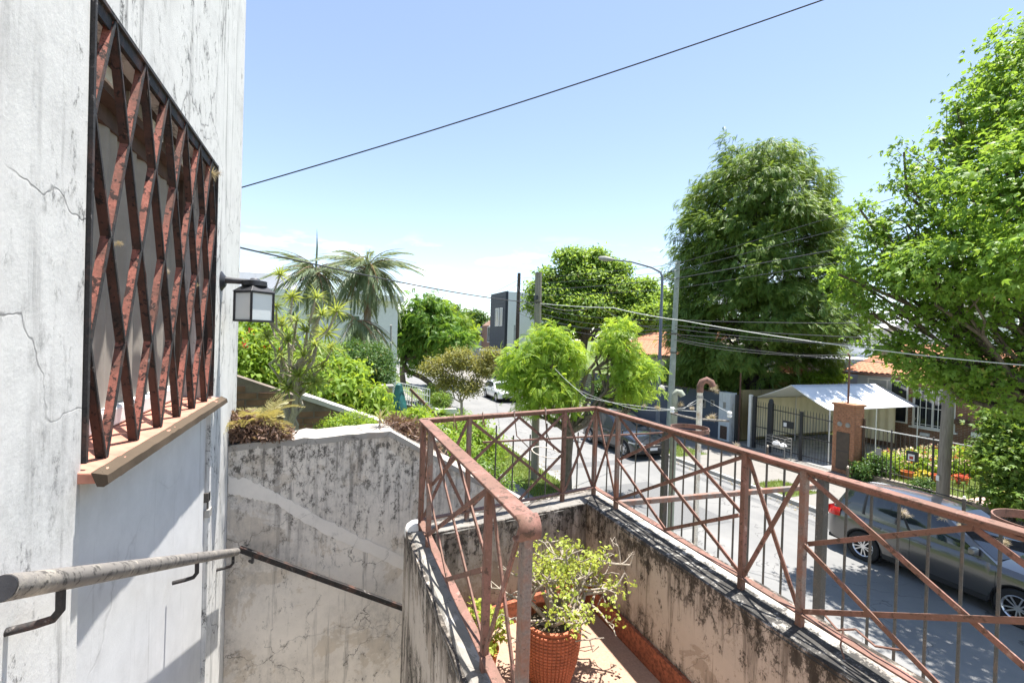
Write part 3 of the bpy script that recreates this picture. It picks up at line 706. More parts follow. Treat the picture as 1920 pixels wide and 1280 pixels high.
# ------------------------------------------------------------------ rusty railing
rail = thing('balcony_railing', 'rusty red lattice railing of crossed flat bars round the balcony', 'railing', (1.1, 1.6, 3.95))
RT, RB = 4.535, 3.985
def rail_run(a, b, cuts, wide_first, top_w=.045, posts=True, lastpost=True):
    a = np.array(a, float); b = np.array(b, float); d = b-a; L = np.linalg.norm(d); u = d/L; nrm_ = np.array((-u[1], u[0]))
    P = lambda s_, z, off=0: np.array((a[0]+u[0]*s_+nrm_[0]*off, a[1]+u[1]*s_+nrm_[1]*off, z))
    g = np.random.default_rng(int(L*100))
    MB().bar(P(-.012, RT), P(cuts[-1]+.012, RT), top_w, .011).build('top_rail', M['rust_red'], rail, False, .0025)
    MB().bar(P(0, RT-.014), P(cuts[-1], RT-.014), .010, .016).build('rail_web', M['rust_red'], rail)
    MB().bar(P(0, RB), P(cuts[-1], RB), .035, .008).build('bottom_rail', M['rust_red'], rail, False, .002)
    for i, c in enumerate(cuts):
        MB().bar(P(c, WZ-.01), P(c, RT-.006), .024, .024, (u[0], u[1], 0)).build('post', M['rust_worn'] if i % 2 else M['rust_red'], rail, False, .002)
    def br(p, q, k):
        MB().bar(P(*p, k), P(*q, k), .006, .017, (0, 0, 1)).build('brace', M['rust_red'], rail)
    zt, zb = RT-.03, RB+.012; zm = (zt+zb)/2
    for i, (s0, s1) in enumerate(zip(cuts[:-1], cuts[1:])):
        l, r_ = s0+.014, s1-.014; m_ = (l+r_)/2
        br((l, zt), (r_, zb), .0045); br((l, zb), (r_, zt), -.0045)
        if (s1-s0) > .5:
            br((l, zm), (m_, zt), .0125); br((m_, zt), (r_, zm), .0125); br((r_, zm), (m_, zb), -.0125); br((m_, zb), (l, zm), -.0125)
rail_run((1.71, 2.69), (1.655, -.9), [0, .27, 1.234, 1.504, 2.48, 2.75, 3.6], False)
rail_run((.48, 2.48), (1.71, 2.69), [0, .28, .975, 1.2475], False)
rail_run((.48, 2.47), (.48, 1.0), [0, .20, 1.105, 1.395], False, .055)
# the scrolled front end of the left rail and its worn post
sc = []
for t in np.linspace(0, 1, 16):
    a = -math.pi/2+t*math.pi*1.15
    sc.append([(.45, 1.072-.028*math.cos(a), RT-.024-.028*math.sin(a)), (.51, 1.072-.028*math.cos(a), RT-.024-.028*math.sin(a))])
sc2 = MB().grid(sc).build('scroll_end', M['rust_red'], rail, True); md = sc2.modifiers.new('thickness', 'SOLIDIFY'); md.thickness = .007
MB().bar((.48, 1.06, WZ-.3), (.48, 1.06, RT-.03), .026, .026, (0, 1, 0)).build('front_post', M['rust_worn'], rail, False, .004)
# pot holder hoops
def hoop(name, c, r, mat, label, band=.012):
    t = thing(name, label, 'pot holder', c, 'iron pot holder hoops')
    mb = MB(); ps = []
    for k in range(33):
        a = 2*math.pi*k/32; x, y = math.cos(a), math.sin(a)
        ps.append([(c[0]+x*r, c[1]+y*r, c[2]-band), (c[0]+x*(r+.004), c[1]+y*(r+.004), c[2]-band), (c[0]+x*(r+.004), c[1]+y*(r+.004), c[2]+band), (c[0]+x*r, c[1]+y*r, c[2]+band), (c[0]+x*r, c[1]+y*r, c[2]-band)])
    mb.grid(ps).build('hoop', M[mat], t, True); return t
h1 = hoop('pot_hoop', (1.84, 1.95, 4.525), .096, 'rust_red', 'small rusty iron pot hoop outside the railing below the white pipe')
MB().bar((1.70, 1.95, 4.51), (1.745, 1.95, 4.51), .012, .006).build('stay', M['rust_red'], h1)
h2 = hoop('pot_hoop', (1.81, .60, 4.53), .10, 'rust_red', 'large rusty iron pot hoop near the camera at the right end of the railing')
MB().bar((1.67, .60, 4.52), (1.71, .60, 4.52), .012, .006).build('stay', M['rust_red'], h2)
wh = thing('wire_hoop', 'pale wire hoop hanging from two hooks on the far railing', 'pot holder', (1.36, 2.75, 4.24))
MB().ring((1.38, 2.78, 4.225), .098, .0035, 36, 6, (.1, -.15, 1)).build('ring', M['pipe_white'], wh, True)
for (x, y) in ((1.05, 2.57), (1.28, 2.61)):
    MB().tube([(x-.01, y-.035, RT-.02), (x-.005, y-.02, RT+.02), (x+.01, y+.02, RT+.018), (x+.03, y+.05, RT-.06), (x+.06, y+.09, RT-.16), (1.29+(x-1.05)*.7, 2.80, 4.23)], .0035, 6).build('hook', M['rust_worn'], wh, True)
for i, (x, y) in enumerate(((.66, 2.51), (.84, 2.54))):
    t = thing('wire_hook', ('bent wire hook over the far railing nearest its left corner', 'short wire hook over the far railing above its lattice')[i], 'hook', (x, y, RT), 'loose wire hooks')
    MB().tube([(x-.01, y-.03, RT-.05), (x-.005, y-.026, RT+.006), (x, y, RT+.02), (x+.008, y+.03, RT+.004), (x+.03, y+.04, RT-.08)], .0035, 6).build('wire', M['rust_worn'], t, True)
tw = thing('twisted_wire', 'rusty twisted wire tied to the lower right railing', 'wire', (1.70, .95, 4.0))
MB().tube([(1.70, 1.12, 4.03), (1.69, 1.05, 4.0), (1.705, 1.0, 4.03), (1.69, .93, 4.02), (1.70, .86, 4.05), (1.69, .80, 4.03)], .004, 6).build('strand', M['rust_red'], tw, True)
MB().tube([(1.69, 1.03, 4.02), (1.66, 1.02, 3.97), (1.65, 1.0, 3.94)], .003, 6).build('loose_end', M['rust_red'], tw, True)

# ------------------------------------------------------------------ dark iron fence below the balcony
fw = thing('front_wall', 'low rendered retaining wall under the dark iron fence', 'wall', (3.7, 1, 0))
MB().box((3.6, -4, 0), (3.85, 4.42, 2.2)).build('wall', M['concrete'], fw)
fence = thing('iron_fence', 'dark iron bar fence with pale tipped spikes below the balcony', 'fence', (3.7, 1, 2.2))
FT = 3.93
MB().bar((3.7, 4.30, FT), (3.7, -2.2, FT), .014, .018).build('cross_bar', M['black_iron'], fence)
MB().bar((3.7, 4.30, 2.35), (3.7, -2.2, 2.35), .014, .018).build('cross_bar', M['black_iron'], fence)
MB().bar((1.45, 4.36, FT), (3.7, 4.30, FT), .014, .018).build('cross_bar', M['rust_red'], fence)
ys = np.arange(4.18, -2.1, -.173)
for k, y in enumerate(ys):
    tall = k % 4 == 3
    MB().tube([(3.716, y, 2.2), (3.716, y, FT+(.14 if tall else .05))], .0095, 6).build('bar', M['black_iron'], fence)
    if tall: MB().lathe([(.0, .022), (.006, .018), (.009, .007), (.005, 0)], (3.716, y, FT+.14), 10).build('finial', M['pipe_white'], fence, True)
for k, x in enumerate(np.arange(1.6, 3.65, .19)):
    MB().tube([(x, 4.385-(x-1.45)*.025, 2.2), (x, 4.385-(x-1.45)*.025, FT+(.16 if k % 3 == 0 else .05))], .0085, 6).build('bar', M['black_iron'], fence)
MB().box((3.67, 2.42, 2.2), (3.73, 2.48, 3.94)).build('post', M['black_iron'], fence)
MB().box((3.67, 4.27, 2.2), (3.73, 4.33, 3.98)).build('post', M['black_iron'], fence)
tb = thing('tie_beam', 'rusty steel beam running from the parapet to the dark fence post', 'beam', (2.8, 2.55, 3.87))
MB().bar((1.815, 2.66, 3.865), (3.67, 2.46, 3.88), .035, .035).build('beam', M['rust_worn'], tb, False, .003)
MB().box((1.80, 2.60, 3.83), (1.835, 2.72, 3.90)).build('end_plate', M['rust_worn'], tb)
# electric mast pipes on the fence line
cpipe = thing('capped_post', 'thick green grey pipe post with rounded cap beyond the railing', 'post', (3.78, 4.26, 2.2))
MB().tube([(3.78, 4.26, 0), (3.78, 4.26, 4.36)], .036, 16).build('pipe', M['post_green'], cpipe, True)
MB().tube([(3.78, 4.26, 4.33), (3.78, 4.26, 4.38), (3.80, 4.245, 4.415), (3.83, 4.225, 4.41), (3.85, 4.21, 4.37)], .038, 14).build('bent_cap', M['post_green'], cpipe, True)
MB().lathe([(.041, 0), (.041, .03)], (3.78, 4.26, 4.15), 14).build('band', M['rust_red'], cpipe, True)
mast = thing('service_mast', 'peeling white service pipe with red elbow and porcelain insulators', 'mast', (3.75, 3.84, 2.2))
MB().tube([(3.75, 3.84, 0), (3.75, 3.84, 4.50)], .030, 16).build('pipe', M['pipe_white'], mast, True)
MB().tube([(3.75, 3.84, 4.46), (3.75, 3.84, 4.53), (3.765, 3.83, 4.575), (3.80, 3.80, 4.60), (3.84, 3.775, 4.575), (3.855, 3.765, 4.53)], .036, 16).build('elbow', M['rust_red'], mast, True)
MB().tube([(3.52, 4.0, 4.21), (3.75, 3.90, 4.16), (3.95, 3.62, 4.18)], .011, 8).build('cross_arm', M['pipe_cream'], mast, True)
MB().lathe([(.036, 0), (.036, .025)], (3.75, 3.84, 4.40), 16).build('band', M['meter'], mast, True)
for (x, y) in ((3.52, 4.0), (3.95, 3.62)):
    MB().lathe([(.0, .06), (.022, .06), (.026, .045), (.016, .03), (.026, .015), (.022, 0), (0, 0)], (x, y, 4.22), 14).build('insulator', M['white_paint'], mast, True)
rg = np.random.default_rng(9)
for k in range(3):
    MB().tube([(3.75, 3.82, 4.42-.02*k)]+[(3.75+(x-3.75)*t+rg.normal()*.03, 3.82+(y-3.82)*t, 4.42-.14*t-.06*math.sin(3*t)) for t in (.3, .6) for x, y in ((3.52, 4.0),)]+[(3.53, 4.0, 4.26)], .002, 5).build('loop_wire', M['cable_pale'], mast, True)
MB().tube([(3.77, 3.82, 4.40), (3.86, 3.72, 4.33), (3.95, 3.63, 4.27)], .002, 5).build('loop_wire', M['cable_pale'], mast, True)
for p, s_, l in (((4.166, 4.041, 4.474), 1.8, 'bushy dry air plant in the mouth of the red pipe elbow'), ((3.682, 4.446, 4.195), 1.5, 'spiky air plant on the wires left of the capped post'),
        ((3.813, 4.180, 4.264), 1.4, 'pale air plant left of the white mast beside the capped post'), ((4.067, 3.970, 4.154), 2.0, 'thick dry air plant round the right insulator of the white mast'),
        ((3.849, 4.057, 4.251), 1.3, 'small air plant on the band of the white mast'),
        ((3.716, 3.31, 3.99), 1.5, 'pale air plant on the dark fence left of the cream gate canopy'), ((4.621, 2.345, 3.589), 1.5, 'starry air plant on a fence bar before the grey car windows'),
        ((4.758, 2.183, 3.638), 1.4, 'second starry air plant on the fence before the grey car door'), ((4.853, 2.090, 3.560), 1.0, 'little hanging air plant just below the grey car mirror height'),
        ((4.857, 1.819, 3.531), 1.2, 'dry air plant near the windscreen of the grey car'), ((3.602, 4.586, 4.209), .9, 'tiny air plant on the wires above the dark parked car'),
        ((10.728, 5.955, 4.910), 2.2, 'ragged air plant hanging on the pale cable in front of the leafy tree')):
    tuft(p, s_*.72, l)

# ------------------------------------------------------------------ potted plants on the balcony
pc = (1.05, 2.0, 3.316)
pot = thing('potted_jade', 'sprawling jade plant in a woven textured terracotta pot', 'potted plant', pc)
def pr(h): return .100+.046*math.sin(min(1, h/.30)*math.pi*.60)
PM = MB()
PM.lathe([(.0, .004), (.094, .004), (.098, .0)]+[(pr(h)-.004, h) for h in np.linspace(.01, .285, 14)]+[(.137, .285), (.141, .30), (.127, .304), (.119, .25), (0, .25)], pc, 40)
potm = PM.build('pot', M['terracotta'], pot, True)
TL = MB()
nr, nc = 17, 44
for i in range(nr):
    for k in range(nc):
        h0, h1 = .012+i*.0162, .012+i*.0162+.0132; a0, a1 = 2*math.pi*(k+.1)/nc, 2*math.pi*(k+.9)/nc; am = (a0+a1)/2; hm = (h0+h1)/2
        q = [(pr(h)*math.cos(a), pr(h)*math.sin(a), h) for h, a in ((h0, a0), (h0, a1), (h1, a1), (h1, a0))]
        e = pr(hm)+.0035
        q2 = [(e*math.cos(a*.6+am*.4), e*math.sin(a*.6+am*.4), h*.6+hm*.4) for h, a in ((h0, a0), (h0, a1), (h1, a1), (h1, a0))]
        TL.add([(x+pc[0], y+pc[1], z+pc[2]) for x, y, z in q+q2], [(4, 5, 6, 7), (0, 1, 5, 4), (1, 2, 6, 5), (2, 3, 7, 6), (3, 0, 4, 7)])
stuff(TL.build('woven_relief', M['terracotta'], potm))
MB().lathe([(0, .268), (.06, .272), (.121, .262)], pc, 24).build('soil', M['soil'], pot, True)
g = np.random.default_rng(21)
tips = []; stems = MB()
base = np.array(pc)+(0, 0, .26)
main = [((.0, .02, .22), .018), ((-.20, .03, .17), .013), ((.17, -.02, .17), .014), ((.02, .20, .20), .012), ((-.10, -.12, .20), .012), ((.12, .14, .22), .012), ((-.22, .16, .18), .011), ((.06, -.16, .17), .011),
        ((-.14, .0, .24), .012), ((.24, .06, .16), .012), ((-.06, .14, .25), .011), ((.10, -.06, .25), .011), ((.2, .2, .18), .011), ((-.05, -.2, .14), .010), ((.22, -.12, .13), .010), ((-.26, -.04, .12), .010)]
def grow(p, d, r, depth):
    q = p+d; q[2] = max(q[2], base[2]+.05); stems.tube([p, p+d*.5+g.normal(size=3)*.012, q], [r, r*.85, r*.7], 6, False)
    if depth == 0:
        if q[2] > base[2]+.11 and .92 < q[0] < 1.36: tips.append(q)
        return
    for k in range(3):
        dd = d/np.linalg.norm(d)*.5+g.normal(size=3)*np.array((.75, .75, .3))+np.array((.06, 0, .06)); dd = dd/np.linalg.norm(dd)*np.linalg.norm(d)*g.uniform(.5, .75)
        grow(q, dd, r*.62, depth-1)
for d, r_ in main: grow(base+g.normal(size=3)*.015, np.array(d)*g.uniform(.62, .82)*np.array((1.0, 1.0, 1.05))+np.array((.035, 0, 0)), r_, 2)
# the long bare branch reaching towards the right parapet
lb = [base+(.02, 0, .03), np.array((1.16, 2.02, 3.70)), np.array((1.27, 2.03, 3.77)), np.array((1.36, 2.02, 3.83)), np.array((1.43, 1.97, 3.835)), np.array((1.47, 1.94, 3.84)), np.array((1.485, 1.94, 3.89))]
stems.tube(lb, [.012, .011, .010, .008, .006, .005, .003], 7, False)
for p in lb[2:5]:
    for _ in range(2): grow(p, g.normal(size=3)*.03+np.array((-.01, 0, .03)), .004, 1)
stems.tube([lb[4], lb[4]+(.02, -.03, -.05), lb[4]+(.03, -.04, -.085)], [.004, .003, .002], 5, False); tips += [lb[4]+(.03, -.04, -.085), lb[3]+(0, 0, .02)]
stems.build('branches', M['bark_pale'], pot, True)
tips = np.array(tips); per = 17
O = np.repeat(tips, per, 0)+g.normal(size=(len(tips)*per, 3))*np.array((.024, .024, .012)); Zv = nrm(g.normal(size=O.shape)*.7+np.array((0, 0, .8))); Xv = nrm(g.normal(size=O.shape))
quads('leaves', scatter(lobed(.017, .018)[:2], O, Xv, Zv, g.uniform(.7, 1.4, len(O))), M['jade'], pot)
O = base+g.normal(size=(160, 3))*np.array((.05, .05, .012)); quads('dry_litter', scatter(leaf(.05, .004, 0, .3), O, nrm(g.normal(size=O.shape)), nrm(g.normal(size=O.shape)), g.uniform(.5, 1.2, 160)), M['dry_grass'], pot)
pc2 = (.72, 2.12, 3.316)
pot2 = thing('potted_succulent', 'small orange pot of leafy succulents behind the left railing', 'potted plant', pc2)
MB().lathe([(0, .0), (.07, .0), (.09, .12), (.098, .14), (.085, .14), (.08, .11), (0, .11)], pc2, 24).build('pot', M['orange_pot'], pot2, True)
crown('leaves', [(pc2[0], pc2[1], pc2[2]+.24, .12, .12, .13)], 60, 8, lobed(.026, .026), M['jade'], pot2, .02, seed=4)
b = MB()
for k in range(12):
    a = k*.52; b.tube([(pc2[0], pc2[1], pc2[2]+.10), (pc2[0]+.06*math.cos(a), pc2[1]+.06*math.sin(a), pc2[2]+.2), (pc2[0]+.13*math.cos(a), pc2[1]+.13*math.sin(a), pc2[2]+.3)], .004, 5, False)
b.build('stems', M['bark_pale'], pot2)
pc3 = (.66, 1.78, 3.316)
pot3 = thing('potted_herb', 'tiny dark pot with trailing green leaves at the left parapet foot', 'potted plant', pc3)
MB().lathe([(0, 0), (.05, 0), (.06, .09), (.066, .1), (.055, .1), (.05, .08), (0, .08)], pc3, 20).build('pot', M['wood_dark'], pot3, True)
crown('leaves', [(pc3[0], pc3[1], pc3[2]+.14, .10, .12, .08)], 50, 8, leaf(.03, .018), M['shrub_mid'], pot3, .02, seed=5)

# ================================================================== GARDEN LEFT OF THE STAIRS
# plants on the wall top
fc = (-0.467, 3.570, 4.327)
fern = thing('yellow_fern', 'yellowing fern with arching fronds on the stair wall top by the house corner', 'fern', fc)
T = pinnate(.40, 22, .12, .012, 1.15, .75, .3)
g = np.random.default_rng(3)
fq = scatter(T, np.zeros((1, 3)), np.array([[1., 0, 0]]), np.array([[0, 0, 1.]]), np.array([1.]))
fm = None
for k in range(22):
    if fm is None:
        LOC['__'] = fc; fm = quads('frond', fq+np.array(fc), M['fern'], fern); f = fm
    else: f = copy_part(fm, fern)
    f.rotation_euler = (0, -g.uniform(.55, 1.35), k*2.4+g.normal()*.3); s_ = g.uniform(.45, .8); f.scale = (s_, s_, s_); f.location = (g.normal()*.04, g.normal()*.04, .02)
sc_ = thing('succulent_mat', 'dry reddish succulents spilling over the stair wall beside the house', 'succulents', (-0.459, 3.512, 4.283))
crown('leaf_rosettes', [(*(-0.493, 3.483, 4.323), .11, .10, .07), (*(-0.341, 3.465, 4.297), .09, .10, .05), (*(-0.544, 3.482, 4.347), .06, .1, .09)], 420, 9, leaf(.04, .012), M['succulent'], sc_, .018, seed=8, up=.2)
sc2_ = thing('succulent_mat', 'tangle of dry brown stems on the sloping end of the stair wall', 'succulents', (0.585, 3.634, 4.203))
crown('dry_stems', [(*(0.596, 3.630, 4.216), .13, .10, .085), (*(0.715, 3.634, 4.055), .12, .10, .09), (*(0.486, 3.620, 4.286), .09, .1, .05)], 320, 9, leaf(.06, .010), M['succulent'], sc2_, .025, seed=9, up=.1)
crown('green_tips', [(*(0.860, 4.277, 4.129), .12, .1, .10), (*(0.573, 4.177, 4.243), .05, .05, .05), (*(0.829, 4.398, 4.236), .10, .1, .05)], 60, 8, leaf(.06, .022), M['shrub'], sc2_, .03, seed=10)
pk = thing('spiky_seedling', 'small yellow green spiky plant at the corner of the stair wall top', 'plant', (0.355, 3.511, 4.293))
p0 = np.array((0.357, 3.532, 4.297)); MB().tube([p0, p0+(0, 0, .13)], .005, 6).build('stem', M['bark_pale'], pk)
quads('leaves', scatter(rosette(18, .13, .009, .4), (p0+(0, 0, .06))[None], np.array([[1., 0, 0]]), np.array([[0, 0, 1.]]), np.array([1.])), M['fern'], pk)

# dracaena with many stems
db = (-0.405, 5.424, 3.894)
dra = thing('dracaena_tree', 'many stemmed dracaena with spiky yellow green rosettes behind the stair wall', 'dracaena', db)
ros = [(-0.537, 5.601, 5.597),(-0.398, 5.436, 5.354),(-0.156, 5.124, 5.335),(-0.544, 5.385, 5.246),(-0.622, 5.523, 5.117),(-0.328, 5.083, 5.096),(-0.105, 5.318, 5.168),(0.055, 5.362, 5.217),(-0.235, 5.152, 4.991),(-0.141, 5.006, 4.854),
       (-0.403, 5.110, 4.889),(0.010, 5.160, 4.813),(-0.259, 5.052, 4.742),(-0.479, 5.354, 4.724),(-0.644, 5.529, 4.920),(-0.074, 5.192, 4.614),(-0.301, 5.174, 4.532),(-0.159, 5.224, 4.453),(-0.507, 5.584, 5.041),(-0.396, 5.427, 4.595),(-0.219, 5.573, 4.645),(-0.049, 5.509, 4.979),(-0.408, 5.323, 4.389)]
sm = MB(); hubs = [np.array((-0.458, 5.449, 4.306)), np.array((-0.329, 5.291, 4.352)), np.array((-0.308, 5.389, 4.282))]
limb(sm, db, hubs[0], .045, .03, .05); limb(sm, np.array(db)+(.05, 0, .0), hubs[1], .04, .026, .05, seed=2); limb(sm, np.array(db)+(.07, .04, 0), hubs[2], .035, .022, .08, seed=3)
for i, p in enumerate(ros):
    h = hubs[i % 3]; m_ = h+(np.array(p)-h)*.5+np.array((.0, 0, -.03))
    limb(sm, h, p, .018, .010, .10, 6, 6, i)
sm.build('stems', M['bark_pale'], dra, True)
RT_ = [rosette(40, .20, .020, .45), rosette(36, .19, .022, .75)]
rm = []
g = np.random.default_rng(12)
for i, p in enumerate(ros):
    if i < 2:
        o = quads('leaf_rosette', scatter(RT_[i], np.array(db)[None], np.array([[1., 0, 0]]), np.array([[0, 0, 1.]]), np.array([1.])), M['dracaena'], dra); rm.append(o)
    else: o = copy_part(rm[i % 2], dra)
    o.location = np.array(p)-np.array(db); o.rotation_euler = (g.normal()*.35, g.normal()*.35, g.uniform(0, 6)); s_ = g.uniform(.7, 1.1); o.scale = (s_,)*3

# old brick garden wall, brick by brick where it shows
bw = thing('brick_garden_wall', 'old dark brick garden wall with pale sloping coping', 'wall', (0, 6, 3))
tz = lambda x: 4.235-(x+.34)*.385 if x > -.34 else 4.235-(x+.34)*.385
prism_y('mortar_core', [(-1.6, 1.5), (1.5, 1.5), (1.5, tz(1.5)-.03), (-1.6, tz(-1.6)-.03)], 6.012, 6.16, M['mortar_dark'], bw)
bm = None; g = np.random.default_rng(2); nb = 0
for r_ in range(24):
    z = 2.93+r_*.079
    for k in range(15):
        x = -1.5+k*.243+(.12 if r_ % 2 else 0)
        if z+.075 > tz(x+.23)-.04 or x > 1.35 or nb > 290: continue
        if bm is None:
            bm = MB().cbox((0, 6, 3), (.228, .11, .066)).build('brick', M['brick_old'], bw, False); o = bm
        else: o = copy_part(bm, bw)
        o.location = (x+.115+g.normal()*.003, .062+g.normal()*.004, z+.035-3); o.rotation_euler = (0, g.normal()*.01, g.normal()*.012); nb += 1
bm.location = bm.location
cq = MB()
xs = np.linspace(-.36, 1.52, 20)
cq.grid([[(x, 5.985, tz(x)-.04+g.normal()*.003) for x in xs], [(x, 5.985, tz(x)+.015+g.normal()*.003) for x in xs], [(x, 6.2, tz(x)+.02) for x in xs], [(x, 6.2, tz(x)-.04) for x in xs]])
cq.build('coping', M['concrete'], bw)

def shrub(name, label, blobs, n, per, T, mat, tw=.12, stems=None, seed=1, cat='shrub', grp=None, base=None, **kw):
    b = np.array(blobs); c = base or (float(b[0, 0]), float(b[0, 1]), float(min(b[:, 2]-b[:, 5])))
    t = thing(name, label, cat, c, grp)
    crown('foliage', blobs, n, per, T, M[mat], t, tw, seed=seed, **kw)
    s_ = MB(); g = np.random.default_rng(seed)
    for q in blobs:
        for k in range(4): limb(s_, np.array(c)+g.normal(size=3)*(.08, .08, 0), np.array(q[:3])+g.normal(size=3)*np.array(q[3:])*.4, .018, .006, .15, 5, 5, seed+k)
    s_.build('stems', M[stems or 'bark'], t, True); return t
L1 = np.concatenate([leaf(.10, .045, .2, .35)])
shrub('leafy_bush', 'fine leaved bright green bush in front of the dark brick wall', [(*(0.211, 5.287, 3.962), .26, .2, .16), (*(0.048, 5.244, 3.943), .16, .15, .10), (*(0.438, 5.304, 3.918), .14, .15, .10)], 420, 12, leaf(.035, .012), 'shrub', .05, seed=21)
shrub('hibiscus', 'bright shrub with red flowers between house corner and dracaena', [(*(-1.289, 7.826, 4.414), .55, .6, .55), (*(-1.012, 8.146, 4.391), .4, .5, .45), (*(-1.338, 8.498, 5.016), .45, .5, .35), (*(-0.829, 8.507, 4.722), .4, .5, .35)], 620, 12, L1, 'shrub', .12, seed=22)
hb_ = np.array([(-1.146, 7.343, 4.826),(-1.103, 7.325, 4.768),(-0.890, 7.671, 4.746),(-1.117, 7.763, 4.962),(-0.752, 7.723, 4.707)])
hib = bpy.data.objects['hibiscus']
O = np.repeat(hb_, 6, 0)+g.normal(size=(30, 3))*.02; stuff(quads('flowers', scatter(leaf(.05, .035), O, nrm(g.normal(size=O.shape)), nrm(g.normal(size=O.shape)), g.uniform(.7, 1.2, 30)), M['flower_red'], hib))
shrub('overhanging_shrub', 'yellow green leafy shrub drooping over the brick wall coping', [(*(0.161, 7.138, 4.116), .32, .3, .22), (*(0.536, 7.095, 3.995), .26, .3, .2), (*(-0.139, 7.474, 4.241), .3, .3, .22), (*(-0.378, 7.786, 4.336), .26, .3, .3), (*(0.244, 7.646, 4.347), .22, .3, .2), (*(0.598, 6.854, 3.810), .16, .2, .12)], 620, 11, leaf(.11, .042, .2, .5), 'shrub', .09, seed=23, droop=.5)
shrub('leafy_backdrop', 'mid green foliage rising left of the palms behind the dracaena', [(*(-0.193, 9.759, 4.506), .4, .5, .3), (*(-0.547, 9.359, 4.302), .5, .5, .4)], 380, 11, leaf(.09, .04), 'shrub_mid', .12, seed=29)
shrub('clipped_hedge', 'dense dark green hedge mass behind the bright drooping shrub', [(*(0.558, 11.825, 4.188), .75, .7, .55), (*(1.028, 11.422, 4.153), .42, .6, .55), (*(0.137, 12.421, 4.076), .5, .6, .5), (*(0.620, 11.579, 3.688), .7, .6, .4)], 2300, 12, leaf(.06, .03), 'hedge', .10, seed=24, shell=.75)
shrub('background_bush', 'mid green bush under the palms behind the dracaena', [(*(-0.490, 12.563, 4.064), .9, .7, .5), (*(-1.068, 12.255, 4.085), .8, .7, .5), (*(-1.676, 12.501, 4.453), .6, .7, .4)], 1100, 12, leaf(.09, .045), 'shrub_mid', .14, seed=25)
shrub('front_yard_bush', 'yellow green bush behind the far railing by the left corner', [(*(2.445, 8.157, 3.153), .35, .4, .35), (*(2.714, 8.155, 2.887), .35, .4, .3), (*(1.792, 6.803, 3.184), .3, .3, .25)], 420, 11, leaf(.10, .03, .2, .4), 'shrub', .1, seed=26)
shrub('front_yard_shrub', 'dull green shrub lower down behind the far railing', [(*(2.491, 7.595, 2.611), .35, .4, .25), (*(2.975, 7.938, 2.323), .25, .4, .16), (*(1.950, 6.737, 2.943), .3, .4, .25)], 320, 11, leaf(.07, .025), 'shrub_mid', .1, seed=27)
shrub('stair_plant', 'yellowish young shrub by the red stair rail left of the railing corner', [(*(1.601, 7.957, 3.380), .25, .3, .25), (*(1.337, 8.063, 3.465), .2, .3, .2)], 160, 10, leaf(.11, .03, .2, .5), 'shrub', .1, seed=28)

# pillar, sheeting, red stair rail and white trellis of the next garden
pl_ = thing('ochre_pillar', 'ochre stained gate pillar beside the teal sheeting', 'pillar', (1.0, 8.85, 2.4))
MB().box((.90, 8.74, 2.2), (1.10, 8.94, 3.98)).build('shaft', M['yellow_wall'], pl_, False, .01); MB().box((.88, 8.72, 3.981), (1.12, 8.96, 4.03)).build('cap', M['coping_pale'], pl_, False, .01)
sh = thing('covered_stack', 'stack wrapped in dark teal plastic sheeting behind the pillar', 'tarpaulin', (1.34, 9.7, 2.4))
sr = []
for i in range(15):
    z = 2.3+i*.117; k = max(0, (i-10)/4)
    sr.append([(1.34+(.17-.11*k)*math.cos(a)*(1+.10*math.sin(5*a+i*.7)), 9.68+(.17-.11*k)*math.sin(a)*(1+.1*math.sin(4*a-i*.5)), z) for a in np.linspace(0, 2*math.pi, 33)])
sr.append([(1.34+.01*math.cos(a), 9.68+.01*math.sin(a), 3.97) for a in np.linspace(0, 2*math.pi, 33)])
MB().grid(sr).build('sheeting', M['green_sheet'], sh, True)
rs = thing('red_stair_rail', 'faded red sloping stair rail beyond the teal sheeting', 'railing', (2.1, 11, 2.5))
for dz in (0, .42): MB().bar((1.80, 11.1, 3.68-dz), (2.9, 10.7, 2.55-dz), .05, .06).build('rail', M['rust_red'], rs)
for k in range(7): MB().bar((1.85+k*.17, 11.08-k*.06, 3.62-k*.175), (1.85+k*.17, 11.08-k*.06, 2.6-k*.175), .02, .02).build('baluster', M['rust_red'], rs)
tr = thing('white_trellis', 'white lattice garden fence behind the red stair rail', 'fence', (2.4, 14.1, 2.2))
a, b = np.array((1.883, 14.304, 3.514)), np.array((2.824, 13.713, 3.340)); H_ = .62
for k in range(15):
    t = k/14; p = a+(b-a)*t; MB().bar(p, p-(0, 0, H_), .02, .02).build('slat', M['white_paint'], tr)
for dz in (0, .2, .4, .6): MB().bar(a-(0, .012, dz), b-(0, .012, dz), .02, .022).build('cross_rail', M['white_paint'], tr)

# kerbside planter with agaves
pn = thing('white_planter', 'low white kerbside planter with green plants by the twisted street tree', 'planter', (6.9, 28, .12))
MB().box((6.05, 27.2, .12), (7.3, 27.4, .5)).build('front_wall', M['white_paint'], pn); MB().box((6.05, 27.401, .12), (6.2, 31, .5)).build('side_wall', M['white_paint'], pn); MB().box((6.2, 27.401, .12), (7.3, 31, .42)).build('soil', M['soil'], pn)
shrub('planter_shrub', 'dark leafy plants filling the white kerbside planter', [(6.5, 28.3, .9, .5, .7, .5), (7.0, 29.2, .85, .4, .8, .45), (6.3, 29.8, 1.1, .4, .8, .6)], 420, 10, leaf(.15, .05), 'shrub_mid', .12, seed=31)
for i, (x, y) in enumerate(((7.35, 26.2), (6.35, 27.0))):
    t = thing('agave', ('agave with upright dark leaves right of the white planter', 'agave at the left end of the white planter')[i], 'agave', (x, y, .12), 'kerbside agaves')
    quads('leaves', scatter(rosette(40, .75, .10, .25), np.array([(x, y, .2)]), np.array([[1., 0, 0]]), np.array([[0, 0, 1.]]), np.array([1.])), M['shrub_mid'], t)

